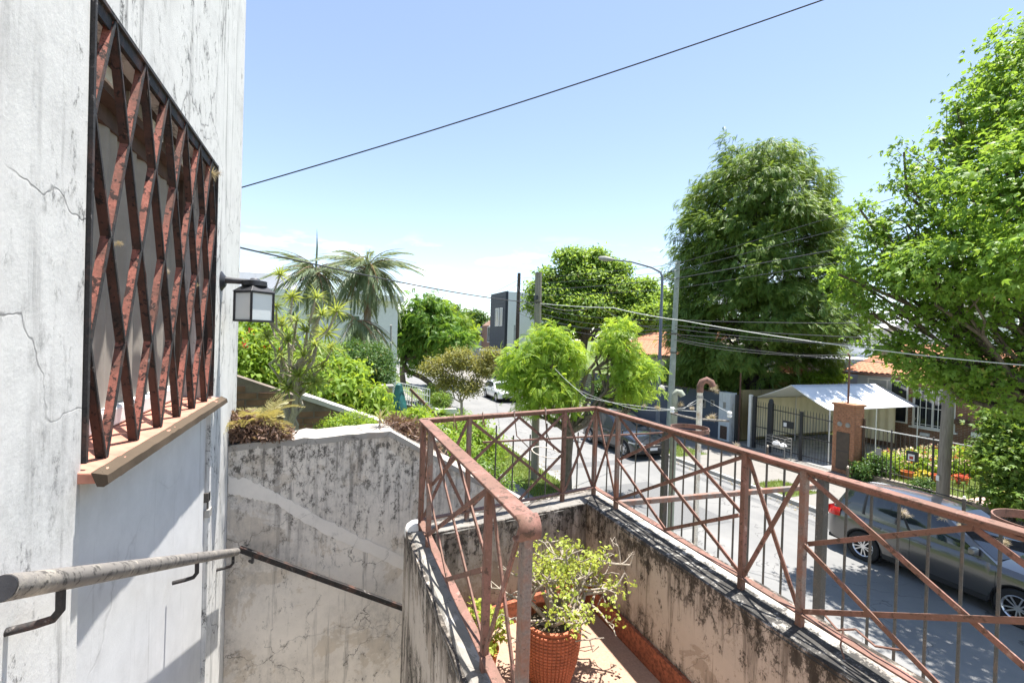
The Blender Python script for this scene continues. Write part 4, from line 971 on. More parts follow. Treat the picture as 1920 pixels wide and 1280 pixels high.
# ================================================================== CARS
def make_car(name, label, loc, rotz, paint, L=4.4, wb=2.55, Wd=1.8, H=1.64, belt=1.0, hood=.96, wr=.335, suv=True, rearx=None):
    t = thing(name, label, 'car', (0, 0, 0), 'cars parked along the far kerb')
    hl = L/2; hw = Wd/2; xr = -wb/2-.02; xf = wb/2+.02
    sill = .30
    def ztop(x):
        u = x/hl
        if u > .40: 
            s_ = (u-.40)/.60; return hood+(.70-hood)*s_**2.6
        if u < -.90: s_ = (-.90-u)/.10; return belt+.02-.16*s_
        return belt+.03*(-u)*.8
    def zbot(x):
        z = sill+ .06*max(0, abs(x/hl)-.85)/.15
        for c in (xr, xf):
            d = abs(x-c); ra = wr+.065
            if d < ra: z = max(z, wr+math.sqrt(ra*ra-d*d)-.0)
        return z
    def plan(x):
        u = abs(x/hl); return 1-.05*u**3-.16*max(0, (u-.86)/.14)**2.2
    def yof(x, z, s_):
        zt = max(ztop(x), .4); v = (z-.3)/(zt-.3)
        b = .955+.045*math.sin(math.pi*min(1, max(0, v*.9+.12)))-.05*max(0, v-.85)/.15
        return s_*hw*plan(x)*b
    xs = sorted(set(list(np.round(np.linspace(-hl, hl, 61), 4))+[c+s_*(wr+.066) for c in (xr, xf) for s_ in (-1, 1)]+[c+s_*(wr+.064) for c in (xr, xf) for s_ in (-1, 1)]))
    rows = []
    for x in xs:
        zb, zt = zbot(x), ztop(x); r_ = []
        for s_ in (1,):
            for v in np.linspace(0, 1, 9): z = zb+(zt-zb)*v; r_.append((x, yof(x, z, 1), z))
        yt = r_[-1][1]
        for v in np.linspace(.12, .88, 7): r_.append((x, yt*(1-2*v), zt+.045*math.sin(math.pi*v)**.7))
        for v in np.linspace(1, 0, 9): z = zb+(zt-zb)*v; r_.append((x, yof(x, z, -1), z))
        rows.append(r_)
    B = MB(); B.grid(rows); m_ = len(rows[0])
    B.f.append(tuple(range(m_))); B.f.append(tuple(range((len(xs)-1)*m_, len(xs)*m_))[::-1])
    # greenhouse
    xb0, xb1 = -hl*.93, hl*.46; xt0, xt1 = -hl*(.80 if suv else .66), hl*.06
    ytop = hw*.74
    def gh(u, v):
        xb = xb0+(xb1-xb0)*u; xt = xt0+(xt1-xt0)*u
        zr = H-.05*(2*u-1.0)**2-.02*u
        z0 = ztop(xb)-.02; x = xb+(xt-xb)*v; z = z0+(zr-.04-z0)*v
        y = (hw*plan(xb)*.93)*(1-v)+ytop*(1-.05*(2*u-1)**4)*v+.018*math.sin(math.pi*v)
        return x, y, z, zr
    us = np.linspace(0, 1, 25); rows = []
    for u in us:
        r_ = [];
        for v in np.linspace(0, 1, 7): x, y, z, zr = gh(u, v); r_.append((x, y, z))
        x, y, z, zr = gh(u, 1)
        for k in np.linspace(.08, .92, 9): r_.append((x, y*(1-2*k), zr-.04+.04*math.sin(math.pi*k)**.6))
        for v in np.linspace(1, 0, 7): xx, yy, zz, _ = gh(u, v); r_.append((xx, -yy, zz))
        rows.append(r_)
    B.grid(rows); n0 = len(B.v)-len(us)*len(rows[0])
    m2 = len(rows[0]); B.f.append(tuple(n0+i for i in range(m2))); B.f.append(tuple(n0+(len(us)-1)*m2+i for i in range(m2))[::-1])
    B.build('body', M[paint], t, True)
    # glass
    for s_ in (1, -1):
        for (u0, u1) in ((.04, .22), (.245, .535), (.555, .93)):
            G = []
            for v in np.linspace(.14, .90, 6):
                G.append([(lambda q: (q[0], s_*(q[1]+.006), q[2]))(gh(u0+(u1-u0)*w if not (u1 > .9) else u0+(u1-u0)*w, v)) for w in np.linspace(0, 1, 6)])
            MB().grid(G).build('side_window', M['glass'], t, True)
        for u in (.235, .545):
            MB().grid([[(lambda q: (q[0], s_*(q[1]+.005), q[2]))(gh(u+d, v)) for d in (-.010, .010)] for v in np.linspace(.1, .92, 5)]).build('pillar_trim', M['trim'], t, True)
        MB().tube([(lambda q: (q[0], s_*(q[1]-.03), q[2]+.055))(gh(u, 1)) for u in np.linspace(.06, .92, 10)], .014, 6).build('roof_rail', M['trim'] if paint != 'paint_white' else M['trim'], t, True)
    for end, name_ in ((1, 'windscreen'), (0, 'rear_window')):
        G = []
        for v in np.linspace(.1, .93, 6):
            x, y, z, _ = gh(end, v); dx = .012 if end else -.012
            G.append([(x+dx+(.05 if end else -.03)*(1-k*k)-(.05 if end else -.03)*.2, y*k*.90, z+.004) for k in np.linspace(-1, 1, 9)])
        MB().grid(G).build(name_, M['glass'], t, True)
    # trim, lights
    for s_ in (1, -1):
        MB().bar((xr+wr+.07, s_*hw*.962, .30), (xf-wr-.07, s_*hw*.962, .30), .03, .11).build('sill_trim', M['trim'], t)
        for u in (.25, .548, .99):
            xb = xb0+(xb1-xb0)*u; ps = [(xb-.02*(z-.6), yof(xb, z, s_)+s_*.0015, z) for z in np.linspace(.38 if u > .3 else .8, ztop(xb)-.02, 6)]
            MB().tube(ps, .004, 4).build('door_seam', M['trim'], t)
        for u in (.30, .60):
            xb = xb0+(xb1-xb0)*u; z = belt-.12; MB().bar((xb, yof(xb, z, s_)+s_*.016, z), (xb+.2, yof(xb+.2, z, s_)+s_*.016, z), .022, .028).build('door_handle', M[paint], t, False, .006)
        q = gh(.93, .12); mb = MB(); mb.hexa([(q[0]-.08, s_*(q[1]+.02), q[2]-.02), (q[0]+.04, s_*(q[1]+.03), q[2]-.02), (q[0]+.02, s_*(q[1]+.2), q[2]-.0), (q[0]-.08, s_*(q[1]+.2), q[2]-.0)][::int(s_)],
                    [(q[0]-.08, s_*(q[1]+.03), q[2]+.13), (q[0]+.03, s_*(q[1]+.04), q[2]+.13), (q[0]+.01, s_*(q[1]+.19), q[2]+.13), (q[0]-.08, s_*(q[1]+.19), q[2]+.13)][::int(s_)])
        mb.build('mirror', M[paint], t, True, .02)
        tl = MB(); G = []
        for z in np.linspace(.80, belt-.03, 4): G.append([(x-.012 if abs(x) > hl*.97 else x, (yof(x, z, s_)+s_*.008), z+.06*(x+hl)/.4) for x in np.linspace(-hl+.002, -hl+.38, 7)])
        tl.grid(G); G = []
        for z in np.linspace(.80, belt-.03, 4): G.append([(-hl-.012, s_*y, z) for y in np.linspace(hw*.50, hw*.775, 4)])
        tl.grid(G).build('tail_light', M['tail'], t, True)
        G = []
        for v in (0, .5, 1): G.append([(x+.006, yof(x, .72, s_)+s_*.006, .60+.12*v+(.05*v-.03)*(hl-x)/.5) for x in np.linspace(hl-.55, hl-.005, 8)])
        mb = MB().grid(G); G = []
        for v in (0, .5, 1): G.append([(hl+.010, s_*y, .60+.09*v) for y in np.linspace(hw*.45, hw*.79, 4)])
        mb.grid(G).build('headlight', M['headlamp'], t, True)
        for c in (xr, xf):
            w = MB(); w.lathe([(wr*.66, -.10), (wr*.93, -.105), (wr, -.08), (wr, .08), (wr*.93, .105), (wr*.66, .10), (wr*.64, .06), (wr*.2, .05)], (c, s_*(hw-.115), wr), 32, 'y')
            wo = w.build('wheel', M['rubber'], t, True); rm_ = MB(); yo = s_*(hw-.115+.085) if s_ > 0 else s_*(hw-.115+.085)
            rm_.lathe([(wr*.60, s_*.085), (wr*.66, s_*.105), (wr*.675, s_*.10), (wr*.62, s_*.02)], (c, s_*(hw-.115), wr), 32, 'y')
            rm_.lathe([(0, s_*.09), (.05, s_*.09), (.06, s_*.07)], (c, s_*(hw-.115), wr), 12, 'y')
            for k in range(10):
                a = 2*math.pi*k/10+.1; d = (math.cos(a), math.sin(a)); da = .09 if k % 2 else -.09; e = (math.cos(a+da), math.sin(a+da))
                rm_.bar((c+d[0]*.04, s_*(hw-.035), wr+d[1]*.04), (c+e[0]*wr*.64, s_*(hw-.025), wr+e[1]*wr*.64), .022, .022, (0, s_, 0))
            rm_.build('rim', M['alloy'], wo)
            MB().lathe([(wr*.6, s_*.0), (0, s_*.0)], (c, s_*(hw-.115), wr), 24, 'y').build('brake_shade', M['trim'], wo)
            ar = MB(); ps = [(c+(wr+.062)*math.cos(a), s_*(hw*.965), wr+(wr+.062)*math.sin(a)) for a in np.linspace(-.1, math.pi+.1, 17)]
            if suv: ar.tube(ps, .022, 5).build('arch_trim', M['trim'], t, True)
            MB().lathe([(wr+.05, -.34), (wr+.05, -.0), (0, -.34)] if s_ > 0 else [(wr+.05, .34), (wr+.05, .0), (0, .34)], (c, s_*(hw*.93), wr), 24, 'y').build('wheel_well', M['trim'], t)
    MB().box((-hl+.1, -hw*.9, .26), (hl-.1, hw*.9, .34)).build('underbody', M['trim'], t)
    MB().box((hl-.005, -hw*.42, .585), (hl+.018, hw*.42, .70)).build('grille', M['trim'], t, False, .01)
    MB().box((hl+.018, -hw*.36, .625), (hl+.024, hw*.36, .645)).build('grille_bar', M['chrome'], t)
    MB().lathe([(0, .03), (.045, .03), (.05, .015)], (hl, 0, .655), 16, 'x').build('badge', M['chrome'], t, True)
    MB().box((hl-.02, -hw*.72, .36), (hl+.006, hw*.72, .47)).build('front_bumper_trim', M['trim'], t, False, .01)
    MB().box((hl+.006, -.2, .42), (hl+.018, .2, .53)).build('number_plate', M['plate'], t)
    MB().box((-hl-.006, -hw*.74, .32), (-hl+.02, hw*.74, .50)).build('rear_bumper_trim', M['trim'], t, False, .01)
    MB().box((-hl-.016, -.2, .72), (-hl-.004, .2, .83)).build('number_plate', M['plate'], t)
    t.location = loc; t.rotation_euler = (0, 0, rotz); return t
make_car('parked_car', 'metallic grey hatchback SUV parked at the lower right across the street', (12.62, 5.50, 0), R(-90), 'paint_grey', 4.45, 2.56, 1.82, 1.66, 1.02, .98)
make_car('parked_car', 'dark blue grey car parked facing the camera behind the capped post', (12.72, 17.75, 0), R(-90), 'paint_dark', 4.5, 2.72, 1.82, 1.64, 1.0, .97)
make_car('parked_car', 'white car mostly hidden behind the yellow green kerbside tree', (12.75, 34.2, 0), R(-90), 'paint_white', 4.3, 2.5, 1.75, 1.5, .95, .9, suv=False)

# ================================================================== ACROSS THE STREET
bwl = thing('slate_wall', 'slate blue rendered front wall with meter boxes across the street', 'wall', (18.7, 21, 0))
MB().box((18.6, 17.65, 0), (18.82, 30, 2.45)).build('wall', M['blue_wall'], bwl)
MB().box((18.58, 17.65, 2.451), (18.84, 30, 2.50)).build('coping', M['wood_dark'], bwl)
for y, z, d in ((18.6, 1.55, .34), (18.0, 1.72, .24)):
    f = MB().box((18.55, y, z), (18.62, y+d, z+d*1.35)).build('meter_box', M['meter'], bwl, False, .01); MB().box((18.54, y+.05, z+.05), (18.552, y+d-.05, z+d*1.35-.05)).build('meter_window', M['glass'], f)
pw = thing('white_pillar', 'blotched white rendered pillar left of the driveway gate', 'pillar', (18.6, 17.3, 0))
MB().box((18.5, 16.95, 0), (18.95, 17.64, 2.55)).build('shaft', M['pillar_white'], pw, False, .01)
MB().box((18.485, 17.08, .2), (18.502, 17.5, .85)).build('gas_door', M['wood_dark'], pw)
MB().box((18.485, 17.2, 1.75), (18.502, 17.36, 2.05)).build('bell_plate', M['meter'], pw)
# driveway gate
gate = thing('driveway_gate', 'black iron bar driveway gate in front of the white canopy', 'gate', (18.75, 14, 0))
for y, w, z, m in ((16.75, .12, 2.5, 'black_paint'), (15.95, .14, 2.6, 'white_paint'), (15.72, .16, 2.55, 'black_paint')):
    MB().box((18.68, y-w/2, .1), (18.80, y+w/2, z)).build('gate_post', M[m], gate)
MB().box((18.65, 14.76, .1), (18.83, 14.98, 2.35)).build('gate_post', M['black_paint'], gate, False, .03)
MB().lathe([(.11, 0), (.10, .1), (.06, .18), (0, .2)], (18.74, 14.87, 2.35), 12).build('post_cap', M['black_paint'], gate, True)
MB().box((18.70, 13.35, .1), (18.78, 13.47, 2.2)).build('gate_post', M['black_paint'], gate)
for z0, z1 in ((.35, .35), (1.15, 1.15), (2.1, 2.0)):
    MB().bar((18.74, 15.64, z0), (18.74, 12.0, z1), .03, .035).build('gate_rail', M['black_paint'], gate)
for k, y in enumerate(np.arange(15.55, 12.0, -.125)):
    if abs(y-14.87) < .12 or abs(y-13.41) < .08: continue
    MB().tube([(18.77, y, .2), (18.77, y, 2.28-.10*(15.5-y)/3.5), (18.77, y, 2.36-.10*(15.5-y)/3.5)], [.011, .011, .002], 5).build('gate_bar', M['black_paint'], gate)
MB().box((18.70, 13.75, 1.38), (18.76, 14.25, 1.68)).build('letter_box', M['black_paint'], gate, False, .01); MB().box((18.692, 14.05, 1.43), (18.702, 14.2, 1.6)).build('letter_plate', M['plate'], gate)
# canopy
can = thing('carport_canopy', 'white gabled fabric canopy with cream side curtain over the driveway', 'canopy', (19.3, 14.3, 0))
Y0, Y1, YA = 12.6, 16.4, 14.35
zr, ze = 3.22, 2.36
def roof(ya, za, yb, zb, nm):
    G = []
    for i in range(13):
        x = 19.3+6.2*i/12; G.append([(x, ya+(yb-ya)*s_, za+(zb-za)*s_-.05*math.sin(math.pi*s_)*(.6+.4*math.cos(i*math.pi/1.5))) for s_ in np.linspace(0, 1, 9)])
    o = MB().grid(G).build(nm, M['tarp_white'], can, True); md = o.modifiers.new('thickness', 'SOLIDIFY'); md.thickness = .012; return o
roof(YA, zr, Y0, ze, 'roof_cloth'); roof(YA, zr, Y1, ze, 'roof_cloth')
G = [[(19.35+6.1*i/60, Y1-.02+.025*math.sin(i*1.3), z) for z in (.45, 1.2, ze-.01)] for i in range(61)]
MB().grid(G).build('side_curtain', M['tarp_cream'], can, True)
G = [[(25.4+.03*math.sin(i*1.2), Y0+.9+(Y1-.1-Y0-.9)*i/40, z) for z in (.45, 1.2, ze+.2)] for i in range(41)]
MB().grid(G).build('end_curtain', M['tarp_cream'], can, True)
for x in (19.34, 22.4, 25.46):
    for y in (Y0+.03, Y1-.04): MB().tube([(x, y, .1), (x, y, ze-.015)], .025, 8).build('leg', M['white_paint'], can, True)
    MB().tube([(x, Y0+.03, ze-.02), (x, YA, zr-.03), (x, Y1-.04, ze-.02)], .02, 8).build('rafter', M['white_paint'], can, True)
# brick pillar
bp = thing('brick_pillar', 'tall orange brick gate pillar with brown meter door and mast on top', 'pillar', (18.6, 11.5, 0))
px0, px1, py0, py1 = 18.45, 19.0, 11.12, 11.92
MB().box((px0+.012, py0+.012, 0), (px1-.012, py1-.012, 2.74)).build('mortar_core', M['mortar'], bp)
BK = MB(); g = np.random.default_rng(6)
for r_ in range(36):
    z = .10+r_*.0735; off = .1 if r_ % 2 else 0
    for (u0, u1, face) in ((py0, py1, 'x'), (px0, px1, 'y'), (px0, px1, 'Y')):
        u = u0-off
        while u < u1-.01:
            a, b = max(u, u0)+.005, min(u+.2, u1)-.005
            if b-a > .03:
                j = g.normal()*.002
                if face == 'x': BK.box((px0-.002+j, a, z), (px0+.05, b, z+.062))
                elif face == 'y': BK.box((a, py0-.002+j, z), (b, py0+.05, z+.062))
                else: BK.box((a, py1-.05, z), (b, py1+.002+j, z+.062))
            u += .2
stuff(BK.build('brickwork', M['brick_pillar'], bp))
MB().box((px0-.05, py0-.05, 2.741), (px1+.05, py1+.05, 2.83)).build('cap', M['brick_pillar'], bp, False, .01)
MB().box((px0-.03, py0-.03, 0), (px1+.03, py1+.03, .095)).build('foot', M['mortar'], bp)
dr = MB().box((px0-.02, 11.28, .28), (px0+.01, 11.76, 1.72)).build('meter_door', M['door_brown'], bp, False, .006)
MB().box((px0-.028, 11.30, .98), (px0-.018, 11.74, 1.0)).build('door_joint', M['black_paint'], dr)
for y in (11.30, 11.60): MB().lathe([(0, -.03), (.085, -.028), (.095, 0)], (px0, y+.06, 2.02), 14, 'x').build('meter_glass', M['meter'], bp, True)
MB().tube([(18.72, 11.55, 2.83), (18.72, 11.55, 4.65), (18.60, 11.55, 4.75)], .035, 8).build('mast_pipe', M['rust_red'], bp, True)
MB().box((18.9, py0-.07, .3), (18.98, py0-.01, 2.3)).build('gate_jamb', M['wood_dark'], bp)
# garden fence
gf = thing('garden_fence', 'slim dark garden fence bars in front of the flower bed', 'fence', (18.7, 9, 0))
lw = MB().box((18.6, 4.2, 0), (18.82, 11.05, .32)).build('plinth_wall', M['mortar'], gf)
for z in (.55, 2.02): MB().bar((18.71, 11.08, z), (18.71, 4.2, z), .03, .03).build('fence_rail', M['white_paint'] if z > 1 else M['black_iron'], gf)
for k, y in enumerate(np.arange(10.98, 4.3, -.135)):
    big = k % 9 == 7; MB().tube([(18.72, y, .32), (18.72, y, 2.02 if not big else 2.1)], .011 if not big else .032, 6).build('fence_bar' if not big else 'fence_post', M['black_iron'], gf)
mbx = thing('mail_box', 'small dark box with a red and white sticker on the garden fence', 'mail box', (18.66, 9.3, 1.2))
MB().box((18.60, 9.2, 1.15), (18.69, 9.52, 1.5)).build('box', M['black_paint'], mbx, False, .01); MB().box((18.592, 9.27, 1.19), (18.602, 9.46, 1.40)).build('sticker', M['plate'], mbx); MB().box((18.588, 9.31, 1.23), (18.594, 9.42, 1.33)).build('sticker_mark', M['flower_red'], mbx)
sgn = thing('fence_sign', 'little grey plate on the garden fence near the brick pillar', 'sign', (18.66, 10.4, 1.2)); MB().box((18.66, 10.32, 1.1), (18.695, 10.5, 1.35)).build('plate', M['meter'], sgn)
gp = thing('garden_pillar', 'pinkish gate pillar at the right end of the garden fence', 'pillar', (18.7, 7.1, 0)); MB().box((18.55, 6.95, 0), (18.9, 7.25, 1.7)).build('shaft', M['brick_pillar'], gp, False, .01); MB().box((18.52, 6.92, 1.701), (18.93, 7.28, 1.78)).build('cap', M['mortar'], gp)
# flower bed
shrub('flower_bed', 'sunny flower bed with pale blooms behind the garden fence', [(21.5, 11.1, .45, 1.2, .6, .4), (22.5, 10.6, .5, 1.4, .7, .45), (24, 10.2, .55, 1.2, .8, .5), (20.2, 11.0, .5, .7, .4, .4), (25, 9.5, .5, 1, .9, .5)], 900, 10, leaf(.14, .07), 'shrub', .12, seed=41, cat='flower bed')
fb = bpy.data.objects['flower_bed']; g = np.random.default_rng(14)
for m, n in (('flower_mixed', 110), ('flower_red', 22), ('flower_yellow', 10)):
    O = np.stack([g.uniform(20, 25.5, n), g.uniform(9.6, 11.5, n), g.uniform(.7, 1.05, n)], 1); O = np.repeat(O, 4, 0)+g.normal(size=(4*n, 3))*.04
    stuff(quads('blooms', scatter(leaf(.09, .07), O, nrm(g.normal(size=O.shape)), nrm(g.normal(size=O.shape)), np.ones(4*n)), M[m], fb))
shrub('pillar_shrub', 'dark leafy shrub at the foot of the brick pillar', [(18.38, 10.8, .42, .25, .28, .34), (19.0, 10.6, .6, .35, .35, .42)], 240, 10, leaf(.10, .06), 'hedge', .1, seed=42)
shrub('yellow_flowers', 'clump of yellow flowers before the lawn pots', [(20.6, 10.0, .35, .2, .2, .14)], 16, 6, leaf(.09, .06), 'flower_yellow', .06, seed=43, cat='flowers')
shrub('red_flowers', 'clump of orange red flowers below the mail box', [(21.2, 9.2, .42, .2, .2, .14)], 14, 6, leaf(.09, .06), 'flower_red', .06, seed=44, cat='flowers')
for i, (x, y) in enumerate(((20.3, 10.35), (20.9, 9.75), (21.6, 9.3))):
    t = thing('clay_pot', ('clay pot nearest the brick pillar at the lawn edge', 'clay pot beside the yellow flowers on the lawn edge', 'clay pot under the red flowers on the lawn edge')[i], 'pot', (x, y, .1), 'clay pots along the flower bed')
    MB().lathe([(0, 0), (.14, 0), (.2, .28), (.22, .3), (.18, .3), (.16, .22), (0, .22)], (x, y, .1), 18).build('pot', M['orange_pot'], t, True)
shrub('fence_bush', 'small round green bush at the foot of the wooden pole', [(18.3, 8.85, .42, .32, .32, .34)], 160, 10, leaf(.08, .035), 'hedge', .08, seed=45)
dm = thing('kettle_barbecue', 'dark domed barbecue lid on a stand behind the garden fence', 'barbecue', (21.5, 8.0, .1))
MB().lathe([(0, .42), (.25, .40), (.48, .30), (.62, .14), (.68, 0), (.62, -.02)], (21.5, 8.0, 1.78), 28).build('lid', M['door_brown'], dm, True)
MB().lathe([(.62, -.03), (.5, -.2), (.2, -.3), (0, -.3)], (21.5, 8.0, 1.78), 24).build('bowl', M['black_paint'], dm, True)
for a in (0, 2.1, 4.2): MB().tube([(21.5+.35*math.cos(a), 8+.35*math.sin(a), 1.55), (21.5+.5*math.cos(a), 8+.5*math.sin(a), .1)], .03, 8).build('leg', M['black_paint'], dm)
# litter basket at the kerb
lb_ = thing('litter_basket', 'wire street litter basket with a pale bag before the driveway', 'litter basket', (18.1, 13.9, .12))
for x in (17.9, 18.3):
    for y in (13.5, 14.4): MB().tube([(x, y, .12), (x, y, 1.05)], .018, 6).build('leg', M['meter'], lb_)
for z in (.62, .78, .92, 1.05):
    for a, b in (((17.9, 13.5), (18.3, 13.5)), ((18.3, 13.5), (18.3, 14.4)), ((18.3, 14.4), (17.9, 14.4)), ((17.9, 14.4), (17.9, 13.5))): MB().tube([(*a, z), (*b, z)], .008, 5).build('wire', M['meter'], lb_)
for k in range(7): MB().tube([(17.9, 13.5+k*.15, .62), (18.3, 13.5+k*.15, .62)], .008, 5).build('wire', M['meter'], lb_)
bg = thing('rubbish_bag', 'white and green rubbish bag lying in the litter basket', 'bag', (18.1, 14.0, .64)); 
MB().lathe([(0, .0), (.13, .01), (.17, .08), (.12, .17), (.03, .2), (.05, .24), (0, .22)], (18.1, 14.05, .64), 14).build('bag', M['plate'], bg, True); MB().lathe([(0, .0), (.11, .01), (.14, .07), (.1, .14), (.02, .17), (0, .18)], (18.1, 13.72, .64), 14).build('bag', M['tarp_white'], bg, True)

# ------------------------------------------------------------------ houses
def window(parent, lo_, hi, face, frame='white_paint', bars=0, name='window'):
    """framed window on an axis aligned face: face 'x' looks to -X, 'y' looks to -Y"""
    f = MB(); d = .06; i = 0 if face == 'x' else 1; j = 1-i
    def bx(u0, u1, z0, z1, p0, p1):
        a = [0, 0, z0]; b = [0, 0, z1]; a[j], b[j] = u0, u1; a[i], b[i] = p0, p1; return a, b
    u0, z0 = lo_[j], lo_[2]; u1, z1 = hi[j], hi[2]; p = lo_[i]
    for q in (bx(u0, u0+d, z0, z1, p-.05, p+.02), bx(u1-d, u1, z0, z1, p-.05, p+.02), bx(u0+d, u1-d, z0, z0+d, p-.05, p+.02), bx(u0+d, u1-d, z1-d, z1, p-.05, p+.02), bx((u0+u1)/2-.03, (u0+u1)/2+.03, z0+d, z1-d, p-.045, p+.02)): f.box(*q)
    fo = f.build(name, M[frame], parent)
    MB().box(*bx(u0+d, u1-d, z0+d, z1-d, p-.02, p-.004)).build('pane', M['glass'], fo)
    if bars:
        for k in range(bars):
            u = u0+(u1-u0)*(k+.5)/bars; MB().box(*bx(u-.012, u+.012, z0, z1, p-.12, p-.096)).build('grille_bar', M['white_paint'], fo)
        for z in (z0+.15, (z0+z1)/2, z1-.15): MB().box(*bx(u0, u1, z-.012, z+.012, p-.095, p-.085)).build('grille_rail', M['white_paint'], fo)
    return fo
def tile_roof(parent, a, b, c, d, name='roof', pitch=.24):
    """a-b eave, d-c ridge; corrugated courses of tiles as real relief"""
    a, b, c, d = [np.array(p, float) for p in (a, b, c, d)]; L = np.linalg.norm(b-a); Hh = np.linalg.norm(d-a)
    nu = int(L/pitch*6); nv = int(Hh/.32)*3; n = np.cross(b-a, d-a); n /= np.linalg.norm(n)
    if n[2] < 0: n = -n
    G = []
    for j in range(nv+1):
        v = j/nv; row = []
        for i in range(nu+1):
            u = i/nu; p = (a+(b-a)*u)*(1-v)+(d+(c-d)*u)*v; k = (j % 3)/3.
            row.append(p+n*(.055*abs(math.sin(math.pi*u*L/pitch))+.05*(1-k)+.01*math.sin(i*1.7+j)))
        G.append(row)
    o = MB().grid(G).build(name, M['roof_tile'], parent, False); o['kind'] = 'stuff'; return o
hA = thing('brick_house', 'brick house with orange tiled roof and white barred windows behind the canopy', 'house', (26, 12, 0))
MB().box((26, 6, 0), (36, 15.6, 3.75)).build('wall', M['brick_house'], hA)
MB().box((25.96, 14.0, 2.7), (26.0, 15.6, 3.7)).build('grey_panel', M['house_grey'], hA)
window(hA, (25.995, 13.3, 1.4), (26, 15.1, 3.45), 'x', 'white_paint', 0, 'garage_door')
window(hA, (25.995, 11.5, 1.35), (26, 13.1, 3.2), 'x', 'white_paint', 7)
window(hA, (25.995, 8.2, 1.35), (26, 9.8, 3.2), 'x', 'white_paint', 7)
MB().box((25.88, 11.4, 1.27), (25.999, 13.2, 1.34)).build('sill', M['white_paint'], hA)
tile_roof(hA, (25.4, 5.6, 3.7), (25.4, 16.0, 3.7), (30, 16.0, 5.2), (30, 5.6, 5.2))
MB().box((25.35, 5.6, 3.6), (25.45, 16, 3.72)).build('gutter', M['rust_red'], hA)
MB().box((25.9, 12.4, .95), (25.99, 12.75, 1.1)).build('number_plate', M['plate'], hA)
for k, (y, z) in enumerate(((11.0, 1.75), (10.35, 1.3), (8.9, 1.55))):
    MB().box((25.75, y, z), (25.99, y+.5, z+.2)).build('wall_planter', M['white_paint' if k else 'wood_dark'], hA)
hB = thing('white_gable_house', 'white walled house with sloping roof edge behind the leafy tree', 'house', (31, 18, 0))
prism_y('wall', [(30.2, 0), (44, 0), (44, 8.4), (37, 8.4), (30.2, 6.2)], 16.3, 17.4, M['house_white'], hB)
MB().box((36, 17.41, 0), (44, 26, 7.5)).build('rear_wall', M['house_white'], hB)
MB().bar((29.8, 16.2, 6.15), (37.2, 16.2, 8.55), .3, .22).build('roof_edge', M['house_grey'], hB)
MB().box((38, 16.35, 8.41), (39.4, 17.3, 10)).build('chimney', M['house_white'], hB)
tile_roof(hB, (37, 5, 7.9), (37, 16.1, 7.9), (40, 16.1, 9.2), (40, 5, 9.2))
hC = thing('grey_flat_house', 'low grey flat roofed house with a dark window left of the tiled roof', 'house', (28, 19, 0))
MB().box((28, 17.45, 0), (35.9, 22, 4.1)).build('wall', M['house_grey'], hC); MB().box((27.8, 17.42, 4.101), (35.95, 22.2, 4.3)).build('roof', M['house_white'], hC)
window(hC, (27.995, 17.7, 2.9), (28, 18.9, 3.8), 'x', 'wood_dark')
br_ = thing('pink_brick_wall', 'pink patterned brick wall top beside the conifer', 'wall', (27, 19, 0)); MB().box((26.8, 18.95, 0), (27.2, 21.2, 3.75)).build('wall', M['brick_red'], br_); MB().box((26.75, 18.9, 3.751), (27.25, 21.25, 3.84)).build('coping', M['mortar'], br_)
ow = thing('old_boundary_wall', 'stained old boundary wall under the conifer branches', 'wall', (25, 19, 0)); MB().box((19.6, 17.2, 0), (26.7, 17.4, 2.65)).build('wall', M['yellow_wall'], ow); MB().box((26.0, 17.41, 0), (26.25, 28, 3.3)).build('wall_return', M['yellow_wall'], ow)
hD = thing('beige_house', 'beige house with orange tile roof behind the street lamp', 'house', (24, 29, 0))
MB().box((23.2, 25, 0), (32, 34, 4.0)).build('wall', M['house_beige'], hD)
tile_roof(hD, (22.7, 24.6, 3.95), (22.7, 34.4, 3.95), (27.5, 34.4, 5.8), (27.5, 24.6, 5.8))
MB().box((22.65, 24.6, 3.82), (22.75, 34.4, 3.98)).build('gutter', M['wood_dark'], hD)
window(hD, (23.195, 27.2, 1.4), (23.2, 29, 3), 'x', 'white_paint', 6); window(hD, (23.195, 30.4, 1.2), (23.2, 32.6, 3), 'x', 'wood_dark')
MB().box((22.9, 25.2, 2.9), (23.19, 27, 3.1)).build('ledge', M['house_beige'], hD)
dk = thing('dark_front_fence', 'dark slatted front fence behind the parked dark car', 'fence', (18.7, 33, 0)); 
for k in range(14): MB().box((18.66, 30.1, .2+k*.155), (18.72, 38, .33+k*.155)).build('slat', M['house_black'], dk)
for y in (30.2, 32.8, 35.4, 37.9): MB().box((18.72, y-.06, .1), (18.80, y+.06, 2.4)).build('post', M['black_paint'], dk)
hE = thing('modern_house', 'charcoal and pale grey modern cube house with tall window far down the street', 'house', (19, 50, 0))
MB().box((19.0, 50.1, 0), (19.3, 55.5, 10.4)).build('front_wall', M['house_black'], hE); MB().box((19.301, 50.0, 0), (28, 55.5, 10.35)).build('side_wall', M['house_white'], hE)
for k in range(24): MB().box((18.965, 50.1, .4+k*.41), (18.999, 55.5, .4+k*.41+.36)).build('cladding_board', M['house_black'], hE)
window(hE, (18.93, 50.9, 6.3), (18.93, 51.8, 8.5), 'x', 'white_paint'); window(hE, (18.93, 52.1, 6.3), (18.93, 53.4, 8.5), 'x', 'white_paint')
MB().box((17.6, 50.2, 3.1), (18.95, 55.4, 3.4)).build('porch_slab', M['house_white'], hE)
hF = thing('gabled_house', 'brick and white gabled house left of the charcoal cube', 'house', (19, 58, 0))
prism_y('wall', [(20, 0), (28, 0), (28, 6.5), (24, 9.4), (20, 6.5)], 57.5, 62, M['brick_house'], hF)
